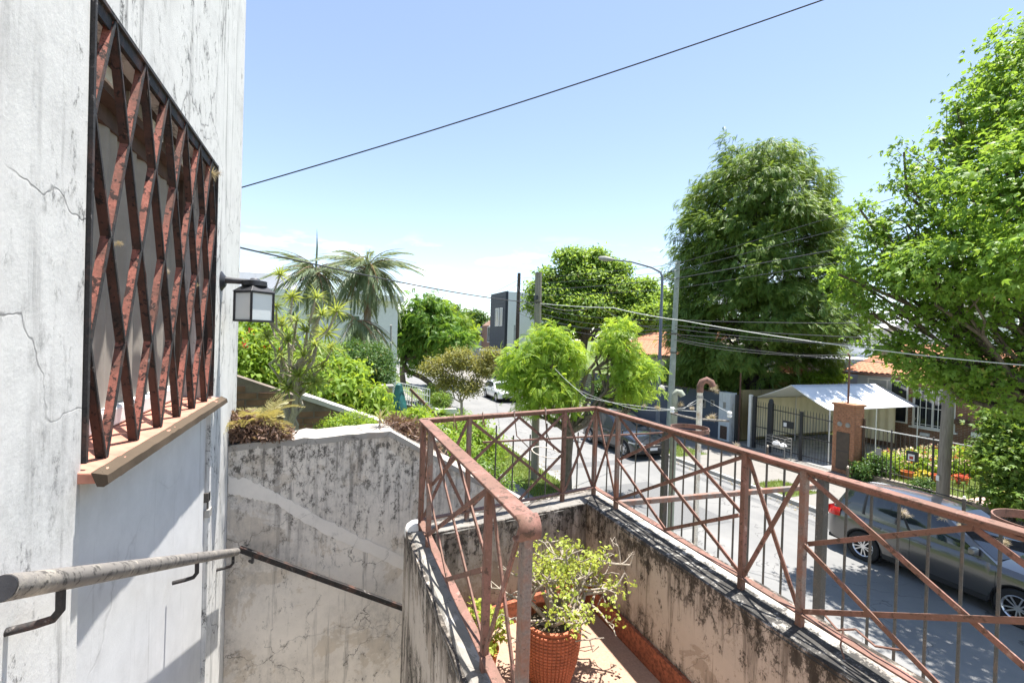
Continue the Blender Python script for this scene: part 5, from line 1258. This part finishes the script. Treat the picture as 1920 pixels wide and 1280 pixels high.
MB().bar((19.6, 57.4, 6.25), (24, 57.4, 9.5), .3, .3).build('roof_edge', M['house_grey'], hF); window(hF, (21.5, 57.48, 4.6), (22.6, 57.48, 6.2), 'y')
window(hF, (19.99, 58, 4.2), (19.99, 59.4, 6.3), 'x')
hG = thing('grey_box_house', 'small grey rendered house far along the right side of the street', 'house', (18.7, 66, 0))
MB().box((18.8, 62.5, 0), (20.2, 69, 6.4)).build('wall', M['house_grey'], hG); MB().box((20.21, 63, 0), (27, 70, 5.2)).build('wing', M['house_white'], hG); window(hG, (18.79, 64, 3.6), (18.79, 65.2, 5), 'x')
MB().bar((17.4, 66, 4.6), (21, 66, 5.6), 7, .2, (0, 0, 1)).build('roof', M['house_white'], hG)
hH = thing('white_house', 'white flat roofed modern house behind the two palms', 'house', (0, 31, 0))
MB().box((-16, 29.5, 0), (3.9, 42, 7.0)).build('wall', M['house_white'], hH); MB().box((-16.4, 29.1, 7.001), (4.2, 42.4, 7.35)).build('roof', M['white_paint'], hH)
MB().box((-9, 33, 7.351), (-2.5, 39, 8.6)).build('roof_room', M['house_grey'], hH)
window(hH, (1.4, 29.49, 3.6), (2.2, 29.49, 5.3), 'y', 'wood_dark'); window(hH, (-5.5, 29.49, 3.6), (-2.6, 29.49, 4.6), 'y', 'wood_dark')
MB().box((-4.5, 28.9, 4.0), (-1.5, 29.49, 4.12)).build('ledge', M['white_paint'], hH)
for i, (x0, y0, w, d, h, mat, lab) in enumerate(((1, 60, 5, 8, 5.4, 'house_beige', 'low beige house far down the left side of the street'), (-2, 78, 6.5, 9, 6.2, 'house_white', 'pale far house at the left end of the street'), (18.9, 82, 8, 9, 5.6, 'house_beige', 'distant beige house on the right side of the street'), (19, 100, 8, 12, 6.5, 'house_white', 'distant white house near the end of the street'))):
    t = thing('far_house', lab, 'house', (x0, y0, 0)); MB().box((x0, y0, 0), (x0+w, y0+d, h)).build('wall', M[mat], t); MB().box((x0-.3, y0-.3, h+.001), (x0+w+.3, y0+d+.3, h+.25)).build('roof', M['roof_tile'], t)
    window(t, (x0+1, y0-.01, 1.4), (x0+2.4, y0-.01, 2.8), 'y'); window(t, (x0-.01, y0+1, 1.4), (x0-.01, y0+2.6, 2.8), 'x')

# ================================================================== TREES
def tree(name, label, base, fork, blobs, n, per, T, mat, r0=.2, tw=.22, seed=1, bark_='bark', grp=None, sub=3, cat='tree', trunk_pts=None, **kw):
    t = thing(name, label, cat, base, grp); tb_ = MB(); g = np.random.default_rng(seed)
    if trunk_pts: 
        tb_.tube(trunk_pts, list(np.linspace(r0*1.15, r0*.6, len(trunk_pts))), 10); fork = trunk_pts[-1]
    else:
        b = np.array(base, float); f = np.array(fork, float); pts = [b-(0, 0, .1), b+(0, 0, .12)]+[b+(f-b)*s_+g.normal(size=3)*np.array((r0*.3, r0*.3, 0)) for s_ in (.3, .6)]+[f]
        tb_.tube(pts, [r0*1.5, r0*1.12, r0, r0*.9, r0*.8], 12)
    tb_.build('trunk', M[bark_], t, True)
    lm = MB()
    for i, q in enumerate(blobs):
        c = np.array(q[:3], float); rr = np.array(q[3:], float)
        P = limb(lm, fork, c, r0*.5, r0*.14, .12, 6, 7, seed+i)
        for k in range(sub):
            d = nrm(g.normal(size=3))*rr*.75; d[2] = abs(d[2])*.6
            limb(lm, P[3], c+d, r0*.2, r0*.03, .12, 4, 5, seed*7+i*5+k)
    lm.build('limbs', M[bark_], t, True)
    crown('crown', blobs, n, per, T, M[mat], t, tw, seed=seed, **kw); return t

# sunny broad leaved tree whose trunk stands just right of the picture
mb_ = [(*(14.131, 5.414, 10.801), .8, .8, 1.0), (*(13.165, 5.574, 9.902), .75, .8, .65), (*(13.562, 5.192, 9.021), 1.0, .9, .9), (*(12.429, 5.856, 8.823), .75, .8, .55), (*(12.578, 5.357, 7.903), 1.0, .9, .7), (*(11.692, 6.138, 7.744), .75, .8, .55),
       (*(11.165, 6.341, 7.023), .62, .7, .55), (*(10.958, 6.632, 6.452), .45, .6, .4), (*(11.665, 5.709, 6.748), .9, .8, .65), (*(11.519, 6.189, 5.921), .65, .7, .45), (*(12.784, 5.155, 6.770), .9, .9, .65), (*(12.312, 5.442, 5.924), .8, .8, .5),
       (*(12.846, 4.905, 5.653), .8, .8, .6), (*(12.196, 5.909, 4.946), .7, .8, .55), (*(12.814, 5.445, 4.630), .85, .9, .55), (*(13.293, 5.036, 4.324), .8, .9, .6), (*(12.735, 5.903, 4.237), .6, .7, .4), (*(11.650, 6.127, 4.987), .42, .6, .3), (*(11.659, 6.556, 5.154), .28, .4, .22), (*(10.532, 6.804, 6.617), .22, .3, .18), (*(10.966, 6.732, 5.980), .25, .3, .2), (*(10.726, 6.526, 8.041), .22, .3, .2), (*(11.715, 6.253, 9.367), .22, .3, .26), (*(12.606, 5.802, 10.471), .28, .3, .28), (*(12.354, 5.894, 9.665), .25, .3, .2), (*(10.936, 6.437, 7.485), .25, .3, .2), (*(13.473, 5.459, 10.675), .3, .3, .3), (*(14.111, 5.430, 11.637), .35, .4, .4), (*(11.671, 6.156, 8.623), .3, .4, .25),
       (11.6, 4.2, 8.0, 1.4, 1.3, 1.0), (13.3, 3.6, 9.6, 1.9, 1.6, 1.3), (14.5, 4.8, 11.0, 1.7, 1.6, 1.5), (13.5, 2.2, 7.4, 1.8, 1.6, 1.3), (15.8, 3.5, 8.6, 1.8, 1.8, 1.6), (11.0, 5.2, 6.6, .9, .9, .6), (10.8, 3.4, 6.6, 1.2, 1.1, .8)]
tree('shade_tree', 'sunlit bright green broad leaved tree filling the right edge', (14.25, 4.5, .12), (14.25, 4.6, 3.6), mb_, 3300, 15, lobed(.122, .084), 'maple', .15, .13, 51, shell=.66, up=.55, out=.45, droop=.25, sc=(.6, 1.2))
shrub('kerb_shrub', 'dark green leafy shrub at the lower right behind the garden fence', [(*(18.667, 6.757, 2.844), .75, .8, .7), (*(17.988, 6.587, 1.855), .7, .8, .6), (*(17.797, 6.439, 1.021), .6, .8, .5), (*(18.240, 7.134, 2.003), .35, .5, .35), (*(18.465, 6.402, 2.321), .8, .8, .9)], 900, 12, lobed(.14, .09), 'shrub_mid', .16, seed=52, base=(17.960, 6.580, 0.128))
# dark weeping conifer
g = np.random.default_rng(61)
cb = []
prof_ = [(15.2, 1.0), (14.5, 2.2), (13.7, 3.0), (12.8, 3.5), (11.8, 3.8), (10.9, 4.0), (10.0, 4.15), (9.0, 4.3), (8.0, 4.45), (7.0, 4.6), (6.0, 4.7), (5.0, 4.7), (4.0, 4.4)]
for z, r_ in prof_:
    k = max(1, int(r_*4.4)); 
    for i in range(k):
        a = 2*math.pi*i/k+z+g.normal()*.15
        if z < 5.6 and 18.6+r_*.8*math.sin(a) < 16.9: continue
        rr = r_*(.72+.2*g.random()) if k > 1 else 0
        cb.append((21.9+rr*math.cos(a), 18.6+rr*math.sin(a), z+g.normal()*.35, .75+.4*g.random(), .75+.4*g.random(), .42+.25*g.random()))
cb += [(19.9, 19.0, 15.7, .45, .45, .9), (23.4, 18.2, 15.4, .6, .6, 1.0), (25.2, 17.3, 11.6, .7, .6, .5), (26.0, 17.2, 10.3, .6, .5, .35), (18.0, 20.3, 11.2, .6, .6, .6), (21.5, 18.5, 14, 1.2, 1.2, 1.0), (21.9, 18.6, 10, 2.4, 2.4, 3), (21.9, 18.6, 6, 2.8, 2.8, 2), (20.0, 20.6, 2.6, 1.0, 1.0, .8), (21.2, 19.6, 2.3, 1.0, .9, .8), (22.6, 18.9, 2.5, 1.0, .8, .8), (19.6, 19.0, 3.2, .7, .7, .7), (24, 18.6, 3.0, .9, .7, .7), (*(20.413, 17.693, 3.458), .8, .7, .7), (*(21.450, 17.284, 3.829), .8, .6, .7), (*(19.905, 18.432, 3.396), .8, .7, .7), (*(22.366, 16.919, 3.803), .7, .6, .5), (*(19.362, 19.185, 3.186), .8, .7, .6)]
tc_ = thing('weeping_conifer', 'huge dark feathery conifer with drooping sprays across the street', 'tree', (21.9, 18.6, .1))
MB().tube([(21.9, 18.6, 0), (21.9, 18.6, 4), (21.7, 18.7, 9), (21.6, 18.7, 14.5)], [.5, .42, .3, .08], 12).build('trunk', M['bark_dark'], tc_, True)
lm = MB()
for i, q in enumerate(cb):
    if i % 2 == 0: limb(lm, (21.9, 18.6, max(2, q[2]-1.0)), q[:3], .09, .02, .08, 5, 5, i)
lm.build('limbs', M['bark_dark'], tc_, True)
T = pinnate(.46, 11, .15, .026, .85, .45, .35)
O, X, Z, gg = crown_frames(cb, 9500, 5, .16, .72, .3, .6, 62)
D = nrm(O-np.array((21.9, 18.6, 0))*np.array((1, 1, 0))-np.array((0, 0, 1))*O*np.array((0, 0, 1)))
X = nrm(D*.8+gg.normal(size=O.shape)*.4+np.array((0, 0, -.22))); Zc = nrm(D*.4+np.array((0, 0, 1.))+gg.normal(size=O.shape)*.2)
quads('crown', scatter(T, O, X, Zc, gg.uniform(.6, 1.25, len(O))), M['conifer'], tc_)
# kerbside jacaranda with two crowns
JT = pinnate(.36, 11, .10, .024, 1.0, .6, .25)
def jac(name, label, base, fork, blobs, n, per, mat, r0, seed, tw=.16, T=JT, sc=(.6, 1.1), **kw):
    return tree(name, label, base, fork, blobs, n, per, T, mat, r0, tw, seed, sc=sc, shell=.45, up=.5, out=.5, droop=.15, **kw)
jac('jacaranda_tree', 'young yellow green feathery street tree with forked trunk at the near kerb', (7.0, 12.6, .12), (7.15, 12.75, 2.0),
    [(*(6.560, 13.209, 4.725), .75, .7, .55), (*(5.812, 13.393, 4.191), .62, .6, .55), (*(7.225, 13.048, 4.396), .55, .6, .55), (*(6.499, 13.005, 3.540), .95, .8, .6), (*(5.667, 13.659, 3.478), .4, .5, .4), (*(6.082, 13.273, 2.916), .5, .5, .3), (*(7.036, 12.894, 2.946), .5, .5, .3), 
     (*(8.641, 12.381, 4.793), .6, .6, .5), (*(8.841, 12.185, 3.946), .55, .6, .5), (*(9.441, 12.163, 4.121), .42, .5, .35), (*(8.464, 12.668, 4.868), .28, .4, .4), (*(8.935, 12.142, 3.350), .45, .5, .3), (*(9.622, 12.084, 3.346), .25, .3, .2), (*(6.505, 13.127, 5.155), .5, .5, .3), (*(5.376, 13.672, 3.998), .3, .4, .4), (*(8.628, 12.392, 5.309), .35, .4, .35)], 2000, 3, 'jacaranda', .17, 63)
jac('street_tree', 'deep green twisted street tree leaning over the far left of the road', (6.9, 32.5, .12), None,
    [(*(5.871, 32.116, 6.007), 1.5, 1.4, 1.1), (*(5.037, 32.433, 4.479), 1.2, 1.2, .9), (*(6.935, 31.685, 5.291), 1.4, 1.3, 1.0), (*(6.287, 32.501, 7.253), .9, .9, .7), (*(7.580, 30.345, 4.582), 1.1, 1.1, .8), (*(4.447, 33.755, 5.599), .8, .9, .8), (*(5.596, 32.195, 2.996), .7, .7, .5), (*(7.483, 32.556, 6.471), .9, .9, .7), (*(8.255, 30.077, 4.604), .7, .8, .6)], 850, 3, 'jac_far', .22, 64, .3, pinnate(.75, 7, .26, .10, 1.0, .5, .25),
    trunk_pts=[(6.9, 32.5, 0), (6.8, 32.4, .8), (6.6, 32.3, 1.6), (6.0, 32.4, 2.0), (5.0, 32.5, 2.4), (4.75, 32.5, 3.2)])
jac('back_street_tree', 'lighter green street tree behind the twisted one far left', (6.5, 44, .12), (6.4, 44, 3.5),
    [(*(10.960, 43.006, 5.962), 1.8, 1.7, 1.3), (*(9.491, 43.603, 7.204), 1.4, 1.4, 1.1), (*(11.672, 41.636, 4.962), 1.2, 1.3, 1.0), (*(8.602, 43.928, 4.338), 1.5, 1.4, 1.2)], 420, 3, 'shrub', .25, 65, .4, pinnate(.9, 6, .34, .14, 1.0, .5, .25))
# little bronze crape myrtle
tree('crape_myrtle', 'small tree with fine bronze green leaves and slim forked trunk by the near pavement', (5.55, 19.5, .12), (5.5, 19.7, 2.0),
     [(*(4.372, 20.310, 3.501), .55, .6, .45), (*(5.342, 19.820, 3.899), .75, .7, .55), (*(6.319, 19.320, 3.580), .65, .6, .45), (*(4.945, 20.076, 2.919), .6, .6, .4), (*(5.758, 19.427, 2.741), .6, .6, .4), (*(6.636, 19.200, 4.185), .4, .5, .3)], 1300, 8, leaf(.11, .05), 'bronze', .075, .16, 66, 'bark_pale', shell=.3)
# big round tree behind
tree('spreading_tree', 'big spreading green tree behind the houses in the middle distance', (23.5, 40, .1), (23.5, 39.5, 5),
     [(*(22.860, 39.397, 10.846), 2.2, 2.4, 1.5), (*(20.448, 40.339, 9.185), 1.7, 2.0, 1.3), (*(25.826, 38.207, 9.886), 2.0, 2.2, 1.4), (*(28.314, 37.201, 8.383), 1.6, 1.8, 1.2), (*(19.243, 40.811, 8.354), 1.3, 1.5, 1.2), (*(22.900, 38.274, 7.895), 3.0, 2.6, 1.6), (*(26.758, 36.730, 6.988), 2.0, 2.0, 1.2), (*(22.322, 39.630, 12.781), 1.5, 1.5, 1.0), (*(25.070, 39.068, 12.041), 1.6, 1.6, 1.2), (*(28.479, 34.974, 7.523), 1.3, 1.5, 1.2), (*(21.016, 40.082, 6.037), 1.6, 1.6, 1.0), (*(21.332, 40.028, 13.171), .8, .8, .6), (*(24.269, 38.861, 13.371), .7, .8, .6), (*(26.509, 37.956, 12.019), .9, .8, .6), (*(18.714, 41.037, 9.920), .7, .7, .6), (*(28.753, 37.048, 10.508), .9, .9, .6), (*(30.010, 36.535, 9.230), .8, .8, .6), (*(19.662, 40.674, 11.270), .8, .8, .6)], 5200, 8, leaf(.38, .17, .2, .3), 'bigtree', .45, .42, 67, shell=.5)
for i, (px, a, h, w, lab) in enumerate((
    ((32.129, 105.662, 10.137), 9, 10, 7, 'dark round tree at the end of the street'), ((30.180, 117.218, 11.854), 3.2, 13, 3, 'slim dark cypress rising at the end of the street'), ((28.061, 128.813, 10.751), 10, 10, 9, 'hazy green tree far left of the street end'),
    ((32.272, 38.867, 9.520), 4.5, 9, 4, 'green tree between the spreading tree and the conifer'), ((47.029, 132.022, 10.095), 9, 8, 9, 'far green tree right of the street end'), ((12.936, 80.983, 7.461), 6, 8, 6, 'leafy tree beyond the palms on the left side'))):
    z = px[2]; tree('background_tree', lab, (px[0], px[1], 0), (px[0], px[1], z*.4), [(px[0], px[1], z*.75, a*.5, w*.5, z*.3), (px[0]+a*.22, px[1], z*.62, a*.35, w*.4, z*.28), (px[0]-a*.25, px[1], z*.6, a*.35, w*.4, z*.26), (px[0], px[1]-1, z*.9, a*.3, w*.3, z*.2)], 700, 7, leaf(.14*a**.6+.2, .09*a**.6+.1, .2, .3), 'hedge' if i in (0, 1) else 'bigtree', .3, .4, 70+i, grp='background trees')
# garden greenery by the conifer
shrub('wall_creeper', 'leafy creeper over the slate blue wall under the conifer', [(19.2, 19.0, 2.7, .4, .8, .5), (19.4, 20.5, 2.8, .5, 1.0, .5), (19.3, 22.4, 2.8, .4, 1.0, .6), (19.4, 24.8, 2.9, .5, 1.0, .7)], 600, 10, leaf(.16, .08), 'shrub_mid', .2, seed=81)
shrub('lime_shrub', 'lime green shrub tips rising behind the white canopy roof', [(24.5, 17.0, 3.2, .7, .4, .45), (26, 16.9, 3.4, .6, .4, .4)], 220, 9, leaf(.16, .08), 'shrub', .15, seed=82)
shrub('corner_thicket', 'dark thicket beside the street lamp foot', [(18.2, 25.6, 1.3, .5, 1.0, 1.0), (18.4, 28, 1.2, .5, 1.2, 1.0)], 520, 10, leaf(.18, .09), 'hedge', .2, seed=83)

# ------------------------------------------------------------------ palms
FT_ = [pinnate(2.6, 56, .7, .045, .95, .85, .8), pinnate(2.4, 56, .75, .045, .9, 1.25, 1.2)]
def palm(name, label, base, top, n, seed, spear=0.):
    t = thing(name, label, 'palm', base, 'palms before the white house'); g = np.random.default_rng(seed)
    b, e = np.array(base, float), np.array(top, float)
    MB().tube([b, b+(e-b)*.5+(.08, 0, 0), e], [.24, .17, .16], 12).build('trunk', M['bark_pale'], t, True)
    MB().tube([e-(0, 0, .9), e-(0, 0, .4), e+(0, 0, .3)], [.17, .2, .12], 12).build('crownshaft', M['palm'], t, True)
    ms = []
    for k in range(n):
        if k < 2:
            o = quads('frond', scatter(FT_[k], b[None], np.array([[1., 0, 0]]), np.array([[0, 0, 1.]]), np.array([1.])), M['palm'], t)
            P = [(x*1.0, 0, -.0) for x in np.linspace(0, 1, 2)]; ms.append(o)
        else: o = copy_part(ms[k % 2], t)
        o.location = e-b+np.array((0, 0, .1)); el = g.uniform(-.1, 1.25) if k % 2 else g.uniform(-.8, .2)
        o.rotation_euler = (g.normal()*.25, -el, k*2.39996+g.normal()*.2); s_ = g.uniform(.6, .88); o.scale = (s_,)*3
    rb = MB()
    for ch in [c for c in t.children if c.name.startswith('frond')]:
        mtx = ch.rotation_euler.to_matrix(); L = 2.4*ch.scale[0]; dr = .62 if ch.data == ms[0].data else .95
        rb.tube([np.array(e)+(0, 0, .1)+np.array(mtx @ Vector((L*s_*(1-.2*dr*s_), 0, -dr*L*s_*s_))) for s_ in np.linspace(0, 1, 7)], [.035, .03, .025, .02, .015, .01, .005], 5, False)
    rb.build('frond_ribs', M['palm_dry'], t, True)
    if spear: MB().tube([e, e+(0.03, 0, spear*.6), e+(.0, 0, spear)], [.06, .04, .004], 6).build('spear_leaf', M['palm'], t, True)
    dq = scatter(strap(1.0, .12, 4, 1.6), np.repeat(e[None]-(0, 0, .7), 12, 0), nrm(np.stack([np.cos(np.arange(12)*2.4), np.sin(np.arange(12)*2.4), np.full(12, -.6)], 1)), np.repeat(np.array([[0, 0, 1.]]), 12, 0), g.uniform(.5, 1.1, 12))
    quads('dry_skirt', dq, M['palm_dry'], t); return t
palm('palm_tree', 'left palm with an upright spear leaf before the white house', (-.85, 24.2, 1), (-0.760, 24.009, 7.730), 34, 91, 2.2)
palm('palm_tree', 'right palm with fuller drooping crown before the white house', (1.5, 23.0, 1), (1.511, 22.030, 7.851), 46, 92, .6)
palm('palm_tree', 'low young palm drooping beneath the right palm', (.85, 21.6, 1), (1.041, 21.655, 5.437), 14, 93)

# ================================================================== POLES, LAMP, WIRES
up1 = thing('utility_pole', 'weathered wooden utility pole at the near kerb behind the yellow green tree', 'utility pole', (6.62, 14.2, .12), 'utility poles')
MB().tube([(6.62, 14.15, 0), (6.60, 14.3, 7.25)], [.14, .115], 14).build('pole', M['pole_wood'], up1, True)
MB().lathe([(.135, 0), (.135, .04)], (6.605, 14.27, 6.2), 14).build('band', M['black_iron'], up1, True)
MB().box((6.45, 14.1, 6.3), (6.52, 14.3, 6.45)).build('cable_box', M['black_paint'], up1)
up2 = thing('utility_pole', 'thin dark utility pole further off left of the wooden one', 'utility pole', (14.3, 34.8, .12), 'utility poles')
MB().tube([(14.3, 34.8, 0), (14.3, 34.8, 10.3)], [.2, .13], 12).build('pole', M['bark_dark'], up2, True); MB().tube([(14.05, 34.75, 0), (14.05, 34.75, 6.0)], .09, 10).build('riser_pipe', M['pole_concrete'], up2, True)
for z in (9.9, 9.3, 8.7): MB().lathe([(0, .07), (.05, .06), (.06, .03), (.05, 0), (0, 0)], (14.15, 34.8, z), 10).build('insulator', M['white_paint'], up2, True)
up3 = thing('utility_pole', 'pale grey green concrete utility pole beside the street lamp', 'utility pole', (14.45, 16.4, .12), 'utility poles')
MB().tube([(14.38, 16.5, 0), (14.42, 16.35, 8.65)], [.16, .10], 14).build('pole', M['pole_concrete'], up3, True)
for z in (8.5, 8.2, 7.85): MB().lathe([(0, .07), (.045, .06), (.055, .03), (.045, 0), (0, 0)], (14.30, 16.35, z), 10).build('insulator', M['white_paint'], up3, True)
for z in (5.35, 4.5): MB().lathe([(.15, 0), (.15, .05)], (14.40, 16.4, z), 12).build('band', M['black_iron'], up3, True)
up4 = thing('utility_pole', 'thick round wooden pole at the garden fence with a small tag', 'utility pole', (18.3, 8.35, .12), 'utility poles')
MB().tube([(18.2, 8.3, 0), (18.28, 8.28, 3.2), (18.4, 8.2, 8.5)], [.17, .155, .13], 14).build('pole', M['pole_wood'], up4, True); MB().box((18.02, 8.32, .85), (18.06, 8.4, 1.02)).build('tag', M['plate'], up4)
sl = thing('street_lamp', 'blue grey street lamp with curved arm over the road', 'street lamp', (14.3, 17.2, .12))
MB().tube([(14.3, 17.2, 0), (14.3, 17.2, 3.2), (14.3, 17.2, 8.0), (14.27, 17.3, 8.25), (14.1, 17.7, 8.5), (13.6, 18.6, 8.85), (13.1, 19.5, 9.05)], [.10, .085, .06, .055, .05, .042, .036], 12).build('pole', M['lamp_metal'], sl, True)
hd = MB(); a = np.array((13.1, 19.5, 9.05)); d = nrm(np.array((-.5, .9, .2)))
hd.tube([a-d*.05, a+d*.15, a+d*.45, a+d*.75, a+d*.85], [.05, .10, .14, .10, .02], 10); hd.build('lamp_head', M['meter'], sl, True)
MB().lathe([(.13, 0), (.12, .02), (.12, .5), (.09, .55)], (14.3, 17.2, .12), 12).build('base', M['lamp_metal'], sl, True)
dishp = thing('pole_bell', 'grey round fitting on a bracket at the concrete pole', 'lamp', (14.2, 16.4, 2.9))
MB().lathe([(0, .22), (.09, .18), (.16, .05), (.17, 0), (0, 0)], (14.1, 16.75, 2.82), 16).build('hood', M['meter'], dishp, True); MB().tube([(14.38, 16.45, 2.95), (14.1, 16.75, 2.98)], .02, 6).build('bracket', M['meter'], dishp, True)
P1 = (6.61, 14.28, 6.2); P3 = (14.40, 16.38); P2 = (14.25, 34.8)
wire('overhead_cable', [(-2.154, 8.843, 7.046), (7.810, 3.836, 10.504)], .011, M['cable'], 'long dark cable crossing the whole open sky', .12)
wire('overhead_cable', [(-1.470, 6.516, 6.073), P1], .012, M['cable'], 'cable from behind the house corner to the wooden pole', .12)
wire('overhead_cable', [P1, (7.473, 11.028, 5.924), (8.474, 9.334, 5.561), (10.349, 6.322, 5.013), (11.942, 3.856, 4.746)], .010, M['cable_pale'], 'pale cable sagging across the conifer to the right edge', .03)
wire('overhead_cable', [P1, (8.456, 13.437, 6.147), (14.35, 16.4, 5.5)], .014, M['cable'], 'dark cable from the wooden pole over the street to the concrete pole', .2)
wire('overhead_cable', [(6.62, 14.3, 6.1), (14.2, 34.8, 9.3)], .011, M['cable'], 'cable between the wooden pole and the thin dark pole', .4)
wire('overhead_cable', [(14.2, 34.8, 9.7), (5.197, 62.500, 3.886)], .014, M['cable'], 'upper cable running left from the thin dark pole', .5)
wire('overhead_cable', [(14.2, 34.8, 9.3), (5.978, 56.802, 3.373)], .014, M['cable'], 'lower cable running left from the thin dark pole', .5)
for i, (z, zl, q, lab) in enumerate(((8.5, 9.9, (14.500, 8.370, 9.213), 'topmost'), (8.2, 9.4, (14.500, 8.606, 8.730), 'second'), (7.85, 8.9, (14.500, 8.965, 8.092), 'third'), (7.4, 8.5, (14.500, 9.724, 7.655), 'fourth'))):
    a = np.array((14.33, 16.35, z)); b = np.array(q); e = a+(b-a)*((16.35+16)/(16.35-b[1])); e[0] = 14.6
    wire('overhead_cable', [(14.15, 34.8, zl), tuple(a), tuple(e)], .010 if i != 2 else .016, M['cable'], lab+' power line strung along the far side of the street', .12)
for i, (z, ze_, sg, y) in enumerate(((6.0, 6.3, .45, -10), (5.75, 5.9, .6, -10), (5.6, 5.9, .75, -10), (5.35, 6.0, .55, -10), (5.1, 5.2, .6, -8))):
    wire('overhead_cable', [(14.1, 34.7, z+2.0), (14.36, 16.35, z), (14.7, y, ze_)], .013, M['cable'], ('uppermost', 'second', 'middle', 'fourth', 'lowest')[i]+' of the telephone lines sagging across the conifer', sg, 'telephone lines')
for i, (q, sg) in enumerate((((26.2, 15.8, 4.6), .25), ((26.5, 13.6, 4.5), .35), ((18.62, 11.55, 4.72), .25), ((23, 25.2, 3.9), .15))):
    wire('overhead_cable', [(14.45, 16.35, 5.3-.12*i), q], .009, M['cable'], ('house drop wire to the grey flat house', 'house drop wire to the tiled roof', 'drop wire to the red mast on the brick pillar', 'short drop wire to the beige house')[i], sg)
wire('overhead_cable', [(3.75, 3.84, 4.25), (4.201, 6.928, 3.980), (6.232, 12.149, 4.113)], .0035, M['cable_pale'], 'thin pale service wire rising from the white mast past the tree', .03)
wire('overhead_cable', [(3.52, 4.0, 4.25), (4.727, 6.718, 3.875), (6.665, 11.756, 3.593)], .0035, M['cable_pale'], 'second thin service wire from the white mast insulator', .04)
tmast = thing('thin_mast', 'slim rusty mast pole standing before the conifer', 'mast', (19.1, 16.8, 0)); MB().tube([(19.1, 16.9, 0), (19.1, 16.9, 4.1)], .04, 8).build('pole', M['rust_red'], tmast, True); MB().tube([(19.1, 16.9, 4.1), (19.1, 16.9, 4.16)], .05, 8).build('cap', M['black_iron'], tmast, True)
gpole = thing('garden_pole', 'thin grey pole behind the hedge near the ochre pillar', 'pole', (1.45, 11.5, 2)); MB().tube([(1.450, 11.895, 3.643), (1.412, 11.926, 5.206)], .025, 8).build('pole', M['meter'], gpole, True); MB().lathe([(.0, .02), (.035, 0)], (1.412, 11.926, 5.206), 8).build('cap', M['meter'], gpole)
